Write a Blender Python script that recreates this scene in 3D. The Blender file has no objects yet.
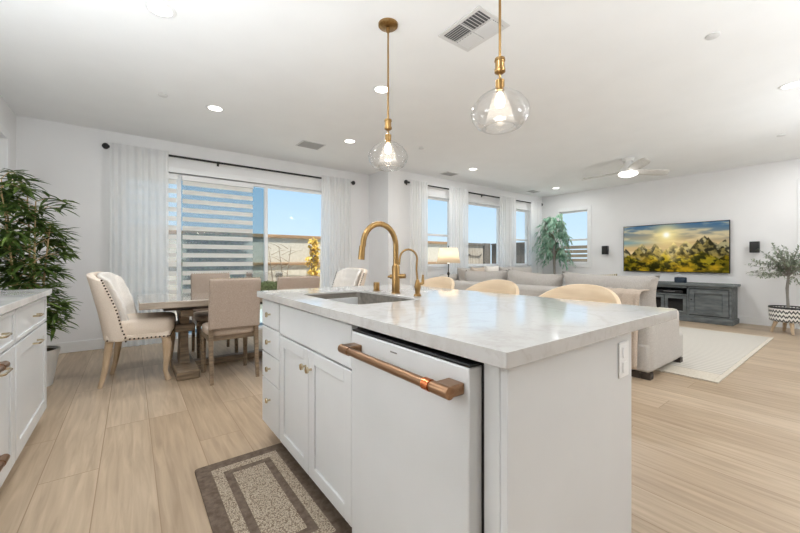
import bpy, bmesh, math, random
import numpy as np
from mathutils import Vector, Matrix
R = random.Random(7)
C = bpy.context.scene.collection
S = bpy.context.scene
PI = math.pi

def lin(c):
    return tuple((x/12.92 if x <= .04045 else ((x+.055)/1.055)**2.4) for x in c)
def rgb(r, g, b):
    return lin((r/255., g/255., b/255.)) + (1.,)

# ------------------------------------------------------------------ camera, sky, sun, exposure
cam_d = bpy.data.cameras.new('camera'); cam = bpy.data.objects.new('camera', cam_d); C.objects.link(cam)
cam_d.sensor_width = 36; cam_d.lens = 16.0; cam_d.clip_start = .03; cam_d.clip_end = 300
cam_d.shift_y = -.0081
cam.location = (0, 0, 1.11); cam.rotation_euler = (PI/2, 0, -math.radians(37.1))
S.camera = cam
S.view_settings.view_transform = 'Standard'; S.view_settings.look = 'None'
S.view_settings.exposure = 0.0; S.view_settings.gamma = 1.0; S.view_settings.use_curve_mapping = False
W = bpy.data.worlds.new('sky'); S.world = W; W.use_nodes = True
nt = W.node_tree; nt.nodes.clear()
tc = nt.nodes.new('ShaderNodeTexCoord'); sx = nt.nodes.new('ShaderNodeSeparateXYZ')
rp = nt.nodes.new('ShaderNodeValToRGB'); bg = nt.nodes.new('ShaderNodeBackground'); ow = nt.nodes.new('ShaderNodeOutputWorld')
nt.links.new(tc.outputs['Generated'], sx.inputs[0]); nt.links.new(sx.outputs['Z'], rp.inputs[0])
nt.links.new(rp.outputs[0], bg.inputs[0]); nt.links.new(bg.outputs[0], ow.inputs[0])
e = rp.color_ramp.elements
e[0].position = 0.0; e[0].color = rgb(214, 232, 246)
e[1].position = 1.0; e[1].color = rgb(120, 180, 240)
k = e.new(.10); k.color = rgb(196, 222, 244)
k = e.new(.30); k.color = rgb(160, 204, 240)
bg.inputs[1].default_value = 1.2
sun_d = bpy.data.lights.new('sun', 'SUN'); sun = bpy.data.objects.new('sun', sun_d); C.objects.link(sun)
sun_d.energy = 9.0; sun_d.angle = math.radians(1.0); sun_d.color = (1, .96, .9)
sun.rotation_euler = Vector((.25, 1.0, -2.6)).to_track_quat('-Z', 'Y').to_euler()
CAN_W = 9.8       # each recessed ceiling lamp
FAN_W = 16.0
PEND_W = 1.3
LAMP_W = 3.5
# unseen fill lamps added beside and behind the camera to brighten the ceiling
for fx_, fy_, pw_ in ((-.62, 1.6, 44.), (2.6, -.85, 37.), (5.6, -1.0, 50.)):
    fl_d = bpy.data.lights.new('ceiling_fill', 'AREA'); fl_d.shape = 'DISK'; fl_d.size = .7; fl_d.energy = pw_; fl_d.color = (.87, .94, 1.0)
    fl = bpy.data.objects.new('ceiling_fill', fl_d); C.objects.link(fl); fl.location = (fx_, fy_, 1.05); fl.rotation_euler = (PI, 0, 0)

# ------------------------------------------------------------------ materials
MATS = {}
def nmat(name):
    m = bpy.data.materials.new(name); m.use_nodes = True
    t = m.node_tree; t.nodes.clear()
    o = t.nodes.new('ShaderNodeOutputMaterial'); MATS[name] = m
    return m, t, o
def pm(name, c1, c2=None, scale=8., rough=.5, metal=0., bump=0., stretch=(1, 1, 1), detail=4., spec=.5, coat=0., lo=.35, hi=.65, bscale=None, transl=0.):
    """Principled surface whose colour wanders between two tones by noise."""
    m, t, o = nmat(name)
    p = t.nodes.new('ShaderNodeBsdfPrincipled')
    p.inputs['Roughness'].default_value = rough; p.inputs['Metallic'].default_value = metal
    p.inputs['Specular IOR Level'].default_value = spec; p.inputs['Coat Weight'].default_value = coat
    p.inputs['Coat Roughness'].default_value = .08
    c = t.nodes.new('ShaderNodeTexCoord'); mp = t.nodes.new('ShaderNodeMapping'); mp.inputs['Scale'].default_value = stretch
    n = t.nodes.new('ShaderNodeTexNoise'); n.inputs['Scale'].default_value = scale; n.inputs['Detail'].default_value = detail
    t.links.new(c.outputs['Object'], mp.inputs[0]); t.links.new(mp.outputs[0], n.inputs['Vector'])
    r = t.nodes.new('ShaderNodeValToRGB'); r.color_ramp.elements[0].position = lo; r.color_ramp.elements[1].position = hi
    r.color_ramp.elements[0].color = rgb(*c1); r.color_ramp.elements[1].color = rgb(*(c2 or c1))
    t.links.new(n.outputs['Fac'], r.inputs[0]); t.links.new(r.outputs[0], p.inputs['Base Color'])
    if bump:
        b = t.nodes.new('ShaderNodeBump'); b.inputs['Strength'].default_value = bump; b.inputs['Distance'].default_value = .003
        nb = n
        if bscale:
            nb = t.nodes.new('ShaderNodeTexNoise'); nb.inputs['Scale'].default_value = bscale; nb.inputs['Detail'].default_value = 2
            t.links.new(c.outputs['Object'], nb.inputs['Vector'])
        t.links.new(nb.outputs['Fac'], b.inputs['Height']); t.links.new(b.outputs[0], p.inputs['Normal'])
    if transl:
        tr = t.nodes.new('ShaderNodeBsdfTranslucent'); t.links.new(r.outputs[0], tr.inputs[0])
        mx = t.nodes.new('ShaderNodeMixShader'); mx.inputs[0].default_value = transl
        t.links.new(p.outputs[0], mx.inputs[1]); t.links.new(tr.outputs[0], mx.inputs[2]); t.links.new(mx.outputs[0], o.inputs[0])
    else:
        t.links.new(p.outputs[0], o.inputs[0])
    return m
def emis(name, col, strength):
    m, t, o = nmat(name); em = t.nodes.new('ShaderNodeEmission')
    em.inputs[0].default_value = rgb(*col); em.inputs[1].default_value = strength; t.links.new(em.outputs[0], o.inputs[0]); return m
def glassy(name, tint=(255, 255, 255), refl=1.0, blend=.12, base=.0):
    """Thin clear glass: straight-through transmission plus a fresnel reflection."""
    m, t, o = nmat(name)
    tr = t.nodes.new('ShaderNodeBsdfTransparent'); tr.inputs[0].default_value = rgb(*tint)
    g = t.nodes.new('ShaderNodeBsdfGlossy'); g.inputs['Roughness'].default_value = .02
    lw = t.nodes.new('ShaderNodeLayerWeight'); lw.inputs['Blend'].default_value = .5
    pw = t.nodes.new('ShaderNodeMath'); pw.operation = 'POWER'; pw.inputs[1].default_value = 5*.12/blend; t.links.new(lw.outputs['Facing'], pw.inputs[0])
    ma = t.nodes.new('ShaderNodeMath'); ma.operation = 'MULTIPLY_ADD'; ma.inputs[1].default_value = refl; ma.inputs[2].default_value = base
    mx = t.nodes.new('ShaderNodeMixShader')
    t.links.new(pw.outputs[0], ma.inputs[0]); t.links.new(ma.outputs[0], mx.inputs[0])
    t.links.new(tr.outputs[0], mx.inputs[1]); t.links.new(g.outputs[0], mx.inputs[2]); t.links.new(mx.outputs[0], o.inputs[0]); return m
def sheer(name, col, transp, transl):
    m, t, o = nmat(name)
    d = t.nodes.new('ShaderNodeBsdfDiffuse'); tl = t.nodes.new('ShaderNodeBsdfTranslucent'); tp = t.nodes.new('ShaderNodeBsdfTransparent')
    c = t.nodes.new('ShaderNodeTexCoord'); n = t.nodes.new('ShaderNodeTexNoise'); n.inputs['Scale'].default_value = 60
    r = t.nodes.new('ShaderNodeValToRGB'); r.color_ramp.elements[0].color = rgb(*[x-5 for x in col]); r.color_ramp.elements[1].color = rgb(*col)
    t.links.new(c.outputs['Object'], n.inputs['Vector']); t.links.new(n.outputs['Fac'], r.inputs[0])
    for s in (d, tl): t.links.new(r.outputs[0], s.inputs[0])
    a = t.nodes.new('ShaderNodeMixShader'); a.inputs[0].default_value = transl
    t.links.new(d.outputs[0], a.inputs[1]); t.links.new(tl.outputs[0], a.inputs[2])
    b = t.nodes.new('ShaderNodeMixShader'); b.inputs[0].default_value = transp
    t.links.new(a.outputs[0], b.inputs[1]); t.links.new(tp.outputs[0], b.inputs[2]); t.links.new(b.outputs[0], o.inputs[0]); return m

def floor_mat():
    m, t, o = nmat('oak_planks')
    N = t.nodes.new; L = t.links.new
    c = N('ShaderNodeTexCoord'); sp = N('ShaderNodeSeparateXYZ'); cb = N('ShaderNodeCombineXYZ'); L(c.outputs['Object'], sp.inputs[0])
    a = N('ShaderNodeMath'); a.operation = 'ADD'; a.inputs[1].default_value = -.335; L(sp.outputs['X'], a.inputs[0])
    L(sp.outputs['Y'], cb.inputs['X']); L(a.outputs[0], cb.inputs['Y'])
    bk = N('ShaderNodeTexBrick'); bk.offset = .37; bk.offset_frequency = 3; bk.squash = 1
    bk.inputs['Scale'].default_value = 1; bk.inputs['Brick Width'].default_value = 1.52; bk.inputs['Row Height'].default_value = .235
    bk.inputs['Mortar Size'].default_value = .0022; bk.inputs['Mortar Smooth'].default_value = .3; bk.inputs['Bias'].default_value = 0
    bk.inputs['Color1'].default_value = (0, 0, 0, 1); bk.inputs['Color2'].default_value = (1, 1, 1, 1); bk.inputs['Mortar'].default_value = (.5, .5, .5, 1)
    L(cb.outputs[0], bk.inputs['Vector'])
    tone = N('ShaderNodeValToRGB'); tone.color_ramp.elements[0].color = rgb(182, 160, 134); tone.color_ramp.elements[1].color = rgb(200, 180, 155)
    L(bk.outputs['Color'], tone.inputs[0])
    mp = N('ShaderNodeMapping'); mp.inputs['Scale'].default_value = (1.0, 14, 1)
    off = N('ShaderNodeVectorMath'); off.operation = 'ADD'; sc = N('ShaderNodeVectorMath'); sc.operation = 'SCALE'; sc.inputs['Scale'].default_value = 9.
    L(bk.outputs['Color'], sc.inputs[0]); L(cb.outputs[0], off.inputs[0]); L(sc.outputs[0], off.inputs[1]); L(off.outputs[0], mp.inputs[0])
    n = N('ShaderNodeTexNoise'); n.inputs['Scale'].default_value = 2.2; n.inputs['Detail'].default_value = 6; n.inputs['Distortion'].default_value = .6
    L(mp.outputs[0], n.inputs['Vector'])
    gr = N('ShaderNodeValToRGB'); gr.color_ramp.elements[0].position = .3; gr.color_ramp.elements[1].position = .72
    gr.color_ramp.elements[0].color = (.76, .73, .70, 1); gr.color_ramp.elements[1].color = (1.08, 1.08, 1.08, 1); L(n.outputs['Fac'], gr.inputs[0])
    mu = N('ShaderNodeMix'); mu.data_type = 'RGBA'; mu.blend_type = 'MULTIPLY'; mu.inputs['Factor'].default_value = 1
    L(tone.outputs[0], mu.inputs['A']); L(gr.outputs[0], mu.inputs['B'])
    se = N('ShaderNodeMix'); se.data_type = 'RGBA'; L(bk.outputs['Fac'], se.inputs['Factor']); L(mu.outputs['Result'], se.inputs['A']); se.inputs['B'].default_value = rgb(150, 125, 98)
    p = N('ShaderNodeBsdfPrincipled'); p.inputs['Roughness'].default_value = .38; p.inputs['Specular IOR Level'].default_value = .4
    L(se.outputs['Result'], p.inputs['Base Color']); L(p.outputs[0], o.inputs[0])
    return m
def quartz_mat():
    m, t, o = nmat('white_quartz')
    N = t.nodes.new; L = t.links.new
    c = N('ShaderNodeTexCoord'); n = N('ShaderNodeTexNoise'); n.inputs['Scale'].default_value = 3.2; n.inputs['Detail'].default_value = 7; n.inputs['Distortion'].default_value = 1.4
    L(c.outputs['Object'], n.inputs['Vector'])
    r = N('ShaderNodeValToRGB'); E = r.color_ramp.elements
    E[0].position = .44; E[0].color = rgb(200, 198, 195); E[1].position = .54; E[1].color = rgb(200, 198, 195)
    x = E.new(.49); x.color = rgb(193, 190, 186)
    L(n.outputs['Fac'], r.inputs[0])
    n2 = N('ShaderNodeTexNoise'); n2.inputs['Scale'].default_value = 55; n2.inputs['Detail'].default_value = 2; L(c.outputs['Object'], n2.inputs['Vector'])
    r2 = N('ShaderNodeValToRGB'); r2.color_ramp.elements[0].position = .30; r2.color_ramp.elements[0].color = (.93, .92, .91, 1); r2.color_ramp.elements[1].position = .42; r2.color_ramp.elements[1].color = (1, 1, 1, 1)
    L(n2.outputs['Fac'], r2.inputs[0])
    mu = N('ShaderNodeMix'); mu.data_type = 'RGBA'; mu.blend_type = 'MULTIPLY'; mu.inputs['Factor'].default_value = 1
    L(r.outputs[0], mu.inputs['A']); L(r2.outputs[0], mu.inputs['B'])
    p = N('ShaderNodeBsdfPrincipled'); p.inputs['Roughness'].default_value = .07; L(mu.outputs['Result'], p.inputs['Base Color']); L(p.outputs[0], o.inputs[0]); return m
def mat_rug():
    """Kitchen mat: two taupe bands and two speckled cream fields nested by distance to the edge."""
    m, t, o = nmat('woven_mat'); N = t.nodes.new; L = t.links.new
    c = N('ShaderNodeTexCoord'); sp = N('ShaderNodeSeparateXYZ'); L(c.outputs['Object'], sp.inputs[0])
    def f(op, a, b=None):
        q = N('ShaderNodeMath'); q.operation = op
        for i, v in enumerate((a, b)):
            if v is None: continue
            if isinstance(v, (int, float)): q.inputs[i].default_value = v
            else: L(v, q.inputs[i])
        return q.outputs[0]
    dx = f('SUBTRACT', .235, f('ABSOLUTE', sp.outputs['X'])); dy = f('SUBTRACT', .45, f('ABSOLUTE', sp.outputs['Y']))
    d = f('MULTIPLY', f('MINIMUM', dx, dy), 4.)
    r = N('ShaderNodeValToRGB'); r.color_ramp.interpolation = 'CONSTANT'; E = r.color_ramp.elements
    E[0].position = 0; E[0].color = (0, 0, 0, 1); E[1].position = .27; E[1].color = (1, 1, 1, 1)
    x = E.new(.47); x.color = (0, 0, 0, 1); x = E.new(.62); x.color = (1, 1, 1, 1)
    L(d, r.inputs[0])
    v = N('ShaderNodeTexVoronoi'); v.inputs['Scale'].default_value = 190; L(c.outputs['Object'], v.inputs['Vector'])
    s = N('ShaderNodeValToRGB'); s.color_ramp.elements[0].position = .25; s.color_ramp.elements[0].color = rgb(196, 182, 162); s.color_ramp.elements[1].position = .75; s.color_ramp.elements[1].color = rgb(124, 108, 92)
    L(v.outputs['Distance'], s.inputs[0])
    n = N('ShaderNodeTexNoise'); n.inputs['Scale'].default_value = 40; n.inputs['Detail'].default_value = 3; L(c.outputs['Object'], n.inputs['Vector'])
    b = N('ShaderNodeValToRGB'); b.color_ramp.elements[0].position = .3; b.color_ramp.elements[0].color = rgb(98, 84, 72); b.color_ramp.elements[1].position = .7; b.color_ramp.elements[1].color = rgb(122, 107, 94)
    L(n.outputs['Fac'], b.inputs[0])
    mx = N('ShaderNodeMix'); mx.data_type = 'RGBA'; L(r.outputs[0], mx.inputs['Factor']); L(b.outputs[0], mx.inputs['A']); L(s.outputs[0], mx.inputs['B'])
    p = N('ShaderNodeBsdfPrincipled'); p.inputs['Roughness'].default_value = .95; p.inputs['Specular IOR Level'].default_value = .1
    bp = N('ShaderNodeBump'); bp.inputs['Strength'].default_value = .5; bp.inputs['Distance'].default_value = .004; L(v.outputs['Distance'], bp.inputs['Height']); L(bp.outputs[0], p.inputs['Normal'])
    L(mx.outputs['Result'], p.inputs['Base Color']); L(p.outputs[0], o.inputs[0]); return m
def wave_mat(name, c1, c2, scale, direction='X', rough=.8, dist=.3, lo=.3, hi=.7):
    m, t, o = nmat(name); N = t.nodes.new; L = t.links.new
    c = N('ShaderNodeTexCoord'); w = N('ShaderNodeTexWave'); w.bands_direction = direction; w.inputs['Scale'].default_value = scale; w.inputs['Distortion'].default_value = dist; w.inputs['Detail'].default_value = 2
    L(c.outputs['Object'], w.inputs['Vector'])
    r = N('ShaderNodeValToRGB'); r.color_ramp.elements[0].position = lo; r.color_ramp.elements[1].position = hi
    r.color_ramp.elements[0].color = rgb(*c1); r.color_ramp.elements[1].color = rgb(*c2); L(w.outputs['Fac'], r.inputs[0])
    p = N('ShaderNodeBsdfPrincipled'); p.inputs['Roughness'].default_value = rough; p.inputs['Specular IOR Level'].default_value = .2
    bp = N('ShaderNodeBump'); bp.inputs['Strength'].default_value = .4; bp.inputs['Distance'].default_value = .004; L(w.outputs['Fac'], bp.inputs['Height']); L(bp.outputs[0], p.inputs['Normal'])
    L(r.outputs[0], p.inputs['Base Color']); L(p.outputs[0], o.inputs[0]); return m
def zigzag_mat():
    m, t, o = nmat('zigzag_weave'); N = t.nodes.new; L = t.links.new
    c = N('ShaderNodeTexCoord'); sp = N('ShaderNodeSeparateXYZ'); L(c.outputs['Object'], sp.inputs[0])
    def f(op, a, b=None):
        q = N('ShaderNodeMath'); q.operation = op
        for i, v in enumerate((a, b)):
            if v is None: continue
            if isinstance(v, (int, float)): q.inputs[i].default_value = v
            else: L(v, q.inputs[i])
        return q.outputs[0]
    an = f('ARCTAN2', sp.outputs['Y'], sp.outputs['X'])
    tri = f('PINGPONG', f('MULTIPLY', an, 5.), .5)
    v = f('FRACT', f('ADD', f('MULTIPLY', sp.outputs['Z'], 15.), tri))
    g = f('LESS_THAN', v, .42)
    mx = N('ShaderNodeMix'); mx.data_type = 'RGBA'; L(g, mx.inputs['Factor']); mx.inputs['A'].default_value = rgb(235, 232, 226); mx.inputs['B'].default_value = rgb(84, 84, 84)
    p = N('ShaderNodeBsdfPrincipled'); p.inputs['Roughness'].default_value = .85; L(mx.outputs['Result'], p.inputs['Base Color']); L(p.outputs[0], o.inputs[0]); return m
def vcol_emission(name, strength):
    m, t, o = nmat(name); a = t.nodes.new('ShaderNodeAttribute'); a.attribute_name = 'picture'
    em = t.nodes.new('ShaderNodeEmission'); em.inputs[1].default_value = strength
    t.links.new(a.outputs['Color'], em.inputs[0]); t.links.new(em.outputs[0], o.inputs[0]); return m

M_wall = pm('wall_paint', (240, 239, 238), (242, 241, 240), 3, .75, spec=.2)
M_ceil = pm('ceiling_paint', (246, 246, 245), (248, 248, 247), 3, .85, spec=.1)
M_trim = pm('white_trim', (240, 240, 239), (243, 243, 242), 5, .4)
M_cab = pm('white_cabinet', (216, 217, 217), (219, 220, 220), 4, .38)
M_floor = floor_mat()
M_quartz = quartz_mat()
M_greyq = pm('grey_veined_quartz', (196, 196, 194), (222, 221, 219), 5, .12, detail=7)
M_brass = pm('brushed_brass', (150, 118, 74), (170, 138, 92), 60, .28, 1., stretch=(1, 1, .1))
M_bronze = pm('brushed_bronze', (142, 110, 84), (162, 128, 100), 80, .3, 1., stretch=(1, .05, 1))
M_copper = pm('polished_copper', (206, 118, 72), (216, 130, 84), 30, .16, 1.)
M_knob = pm('champagne_metal', (202, 186, 154), (216, 200, 170), 30, .25, 1.)
M_steel = pm('brushed_steel', (126, 120, 112), (146, 139, 130), 40, .5, .6, stretch=(.1, 1, 1))
M_black = pm('black_metal', (22, 21, 21), (30, 29, 28), 20, .45)
M_blackpl = pm('black_plastic', (18, 18, 20), (26, 26, 28), 20, .35)
M_dwwhite = pm('matte_white_enamel', (214, 215, 215), (217, 218, 218), 5, .45)
M_mark = pm('grey_print', (120, 118, 116), None, 5, .5)
M_mat = mat_rug()
M_curt = sheer('sheer_curtain', (252, 252, 251), .16, .45)
M_blind = sheer('blind_band', (255, 252, 246), .0, .32)
M_mesh = sheer('blind_mesh', (222, 230, 236), .80, .5)
M_screen = glassy('insect_screen', (214, 224, 228), .1, .05, .0)
M_glass = glassy('window_glass', (252, 254, 254), .6, .12, .012)
M_pglass = glassy('blown_glass', (253, 253, 253), .85, .26, .05)
M_bulb = emis('bulb_glow', (255, 240, 218), 9)
M_haze = sheer('glow_haze', (252, 250, 247), .93, .8)
M_can = emis('lamp_lens', (255, 250, 242), 7)
M_fanlens = emis('fan_lens', (255, 252, 246), 5)
M_taupe = pm('taupe_linen', (164, 147, 133), (182, 165, 151), 140, .92, bump=.3, spec=.1)
M_seatfab = pm('pale_taupe_linen', (186, 168, 152), (200, 184, 168), 140, .92, bump=.3, spec=.1)
M_beige = pm('beige_linen', (236, 220, 203), (244, 230, 214), 140, .92, bump=.3, spec=.1)
M_white_fab = pm('white_fabric', (232, 226, 218), (240, 235, 228), 90, .9, bump=.3, spec=.1)
M_greyseat = pm('grey_velvet', (150, 144, 138), (168, 160, 152), 50, .8, bump=.2)
M_nail = pm('dark_nailheads', (72, 56, 44), (92, 74, 58), 30, .35, .8)
M_grwood = pm('greyed_oak', (112, 95, 76), (146, 126, 102), 6, .5, stretch=(1, 8, 8), detail=6)
M_tabletop = pm('polished_greyed_oak', (152, 138, 122), (180, 166, 150), 5, .16, stretch=(1, 10, 10), detail=6, coat=1.)
M_dkwood = pm('dark_wood', (54, 46, 40), (72, 62, 54), 8, .5)
M_ltwood = pm('pale_oak', (192, 166, 136), (208, 184, 154), 8, .5, stretch=(6, 6, 1))
M_stool = pm('pale_bent_wood', (220, 196, 164), (230, 208, 178), 5, .45, stretch=(1, 1, 6))
M_sofa = pm('cream_upholstery', (194, 189, 183), (206, 201, 195), 110, .95, bump=.35, spec=.08)
M_cush = pm('oatmeal_upholstery', (182, 176, 170), (198, 193, 187), 110, .95, bump=.35, spec=.08)
M_throw = pm('sand_blanket', (196, 180, 164), (212, 197, 182), 120, .95, bump=.5, spec=.05)
M_console = pm('grey_washed_wood', (84, 89, 90), (112, 117, 117), 5, .55, stretch=(4, 1, 4), detail=6)
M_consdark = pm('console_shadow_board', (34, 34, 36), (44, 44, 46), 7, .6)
M_dkglass = pm('smoked_glass', (14, 14, 16), (18, 18, 20), 5, .08)
M_blue = pm('navy_mesh', (28, 42, 56), (46, 62, 78), 200, .7)
M_tv = vcol_emission('tv_picture', 1.0)
M_rug = wave_mat('ribbed_wool', (192, 186, 176), (212, 206, 196), 4.2, 'X', .95, .6)
M_rugedge = pm('tan_rug_edge', (206, 196, 180), (218, 210, 196), 60, .95, bump=.3, spec=.05)
M_leafb = pm('bamboo_leaf', (48, 76, 30), (116, 140, 66), 9, .5, transl=.25)
M_leaff = pm('ficus_leaf', (104, 152, 122), (182, 212, 190), 9, .5, transl=.3)
M_leafo = pm('olive_leaf', (122, 134, 112), (168, 178, 156), 9, .6, transl=.2)
M_leafy = pm('yellow_leaf', (206, 166, 60), (232, 204, 110), 9, .6, transl=.3)
M_leafd = pm('dark_leaf', (50, 78, 50), (88, 112, 76), 9, .6, transl=.2)
M_bark = pm('bark', (124, 108, 90), (150, 132, 112), 20, .8, stretch=(1, 1, .2), bump=.4)
M_bark2 = pm('grey_bark', (134, 128, 120), (158, 152, 144), 20, .8, stretch=(1, 1, .2), bump=.4)
M_cane = pm('bamboo_cane', (176, 146, 100), (196, 168, 120), 12, .5)
M_soil = pm('soil', (58, 48, 40), (78, 66, 54), 40, .95)
M_pot = pm('white_pot', (226, 224, 220), (232, 230, 226), 8, .5)
M_zig = zigzag_mat()
M_shade = sheer('lamp_shade_linen', (250, 240, 224), .0, .6)
M_stucco = pm('cream_stucco', (184, 174, 156), (196, 186, 170), 14, .9, bump=.3)
M_cap = pm('brown_stained_wood', (136, 104, 72), (164, 130, 94), 6, .7, stretch=(1, 8, 8))
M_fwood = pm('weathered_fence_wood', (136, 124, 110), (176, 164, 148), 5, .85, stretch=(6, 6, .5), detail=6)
M_fdark = pm('dark_fence_wood', (86, 80, 74), (112, 104, 94), 5, .85, stretch=(6, 6, .5), detail=6)  # darker fence wood for gate frame, posts and planks
M_slat = pm('tan_fence_slats', (120, 104, 84), (142, 126, 104), 5, .8, stretch=(1, .5, 8))
M_paving = pm('pale_concrete', (196, 192, 184), (210, 206, 198), 3, .9)
M_vent = pm('white_vent_metal', (222, 221, 219), None, 5, .5)
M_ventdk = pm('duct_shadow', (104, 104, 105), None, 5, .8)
M_ventgrey = pm('grey_vent_metal', (176, 175, 173), None, 5, .6)
M_fan = pm('white_fan', (230, 229, 226), (234, 233, 230), 5, .45)
M_blade = pm('pale_grey_blade', (214, 211, 206), (224, 221, 216), 6, .5, stretch=(1, 8, 8))
M_grn = pm('moss', (74, 92, 52), (128, 142, 96), 40, .9)

# ------------------------------------------------------------------ mesh helpers
def box(bm, x0, x1, y0, y1, z0, z1, mtx=None):
    v = [bm.verts.new((x, y, z)) for x in (x0, x1) for y in (y0, y1) for z in (z0, z1)]
    for f in ((0, 1, 3, 2), (4, 6, 7, 5), (0, 4, 5, 1), (2, 3, 7, 6), (0, 2, 6, 4), (1, 5, 7, 3)):
        bm.faces.new([v[i] for i in f])
    if mtx is not None: bmesh.ops.transform(bm, matrix=mtx, verts=v)
    return v
def tube(bm, pts, r, n=10, cap=True):
    pts = [Vector(p) for p in pts]; rr = r if isinstance(r, (list, tuple)) else [r]*len(pts)
    t0 = (pts[1]-pts[0]).normalized(); u = t0.orthogonal().normalized(); rings = []
    for i, p in enumerate(pts):
        if i == 0: t = pts[1]-pts[0]
        elif i == len(pts)-1: t = pts[-1]-pts[-2]
        else: t = pts[i+1]-pts[i-1]
        t.normalize(); u = (u - t*u.dot(t)).normalized(); w = t.cross(u)
        rings.append([bm.verts.new(p + (u*math.cos(2*PI*k/n)+w*math.sin(2*PI*k/n))*rr[i]) for k in range(n)])
    for a, b in zip(rings, rings[1:]):
        for k in range(n): bm.faces.new((a[k], a[(k+1) % n], b[(k+1) % n], b[k]))
    if cap: bm.faces.new(rings[0][::-1]); bm.faces.new(rings[-1])
    return [v for q in rings for v in q]
def lathe(bm, prof, c=(0, 0, 0), n=24, mtx=None):
    rings = []; allv = []
    for r, z in prof:
        if r < 1e-5: q = [bm.verts.new((c[0], c[1], c[2]+z))]
        else: q = [bm.verts.new((c[0]+r*math.cos(2*PI*k/n), c[1]+r*math.sin(2*PI*k/n), c[2]+z)) for k in range(n)]
        rings.append(q); allv += q
    for a, b in zip(rings, rings[1:]):
        for k in range(n):
            j = (k+1) % n
            if len(a) == 1 and len(b) == 1: continue
            if len(a) == 1: bm.faces.new((a[0], b[j], b[k]))
            elif len(b) == 1: bm.faces.new((a[k], a[j], b[0]))
            else: bm.faces.new((a[k], a[j], b[j], b[k]))
    if mtx is not None: bmesh.ops.transform(bm, matrix=mtx, verts=allv)
    return allv
def sgnpow(x, p): return math.copysign(abs(x)**p, x)
def pillow(bm, c, s, e=.45, n=24, mtx=None, pinch=0.):
    """Soft stuffed block: a superellipsoid, half sizes s."""
    m = n//2; rows = []; allv = []
    for i in range(m+1):
        ph = -PI/2 + PI*i/m
        row = []
        for j in range(n if 0 < i < m else 1):
            th = 2*PI*j/n
            x = sgnpow(math.cos(ph), e)*sgnpow(math.cos(th), e); y = sgnpow(math.cos(ph), e)*sgnpow(math.sin(th), e); z = sgnpow(math.sin(ph), e)
            row.append(bm.verts.new((s[0]*x, s[1]*y, s[2]*z)))
        rows.append(row); allv += row
    for a, b in zip(rows, rows[1:]):
        for j in range(n):
            q = (j+1) % n
            if len(a) == 1: bm.faces.new((a[0], b[q], b[j]))
            elif len(b) == 1: bm.faces.new((a[j], a[q], b[0]))
            else: bm.faces.new((a[j], a[q], b[q], b[j]))
    T = Matrix.Translation(c) @ (mtx if mtx is not None else Matrix())
    bmesh.ops.transform(bm, matrix=T, verts=allv)
    return allv
def cushion(bm, c, s, mtx=None, n=20, sag=.09):
    """Knife-edged stuffed cushion: thin along x, with pointed corners and slightly hollow edges."""
    allv = []
    rows = {}
    for sd in (-1, 1):
        for i in range(n+1):
            for j in range(n+1):
                u = -1+2*i/n; v = -1+2*j/n
                if sd == 1 and (i in (0, n) or j in (0, n)): rows[sd, i, j] = rows[-1, i, j]; continue
                y = s[1]*u*(1-sag*(1-v*v)); z = s[2]*v*(1-sag*(1-u*u))
                t = s[0]*((1-u**4)*(1-v**4))**.5
                q = bm.verts.new((sd*t, y, z)); rows[sd, i, j] = q; allv.append(q)
    for sd in (-1, 1):
        for i in range(n):
            for j in range(n):
                q = [rows[sd, i, j], rows[sd, i+1, j], rows[sd, i+1, j+1], rows[sd, i, j+1]]
                bm.faces.new(q if sd == 1 else q[::-1])
    bmesh.ops.transform(bm, matrix=Matrix.Translation(c) @ (mtx if mtx is not None else Matrix()), verts=allv)
    return allv
def grid(bm, f, nu, nv):
    V = [[bm.verts.new(f(i/nu, j/nv)) for j in range(nv+1)] for i in range(nu+1)]
    for i in range(nu):
        for j in range(nv): bm.faces.new((V[i][j], V[i+1][j], V[i+1][j+1], V[i][j+1]))
    return V
def wallbox(bm, axis, pos, thick, a0, a1, z0, z1, holes):
    """A wall slab along one axis with rectangular openings (a0,a1,z0,z1)."""
    def b(p0, p1, q0, q1):
        if p1-p0 < 1e-4 or q1-q0 < 1e-4: return
        if axis == 'x': box(bm, p0, p1, pos, pos+thick, q0, q1)
        else: box(bm, pos, pos+thick, p0, p1, q0, q1)
    cur = a0
    for h in sorted(holes):
        b(cur, h[0], z0, z1); b(h[0], h[1], z0, h[2]); b(h[0], h[1], h[3], z1); cur = h[1]
    b(cur, a1, z0, z1)
def frame_rect(bm, axis, pos, thick, a0, a1, z0, z1, w, bottom=True):
    """A picture-frame of four bars lying outside a0..a1, z0..z1."""
    def b(p0, p1, q0, q1):
        if axis == 'x': box(bm, p0, p1, min(pos, pos+thick), max(pos, pos+thick), q0, q1)
        else: box(bm, min(pos, pos+thick), max(pos, pos+thick), p0, p1, q0, q1)
    b(a0-w, a0, z0-(w if bottom else 0), z1+w); b(a1, a1+w, z0-(w if bottom else 0), z1+w)
    b(a0, a1, z1, z1+w)
    if bottom: b(a0, a1, z0-w, z0)

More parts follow.
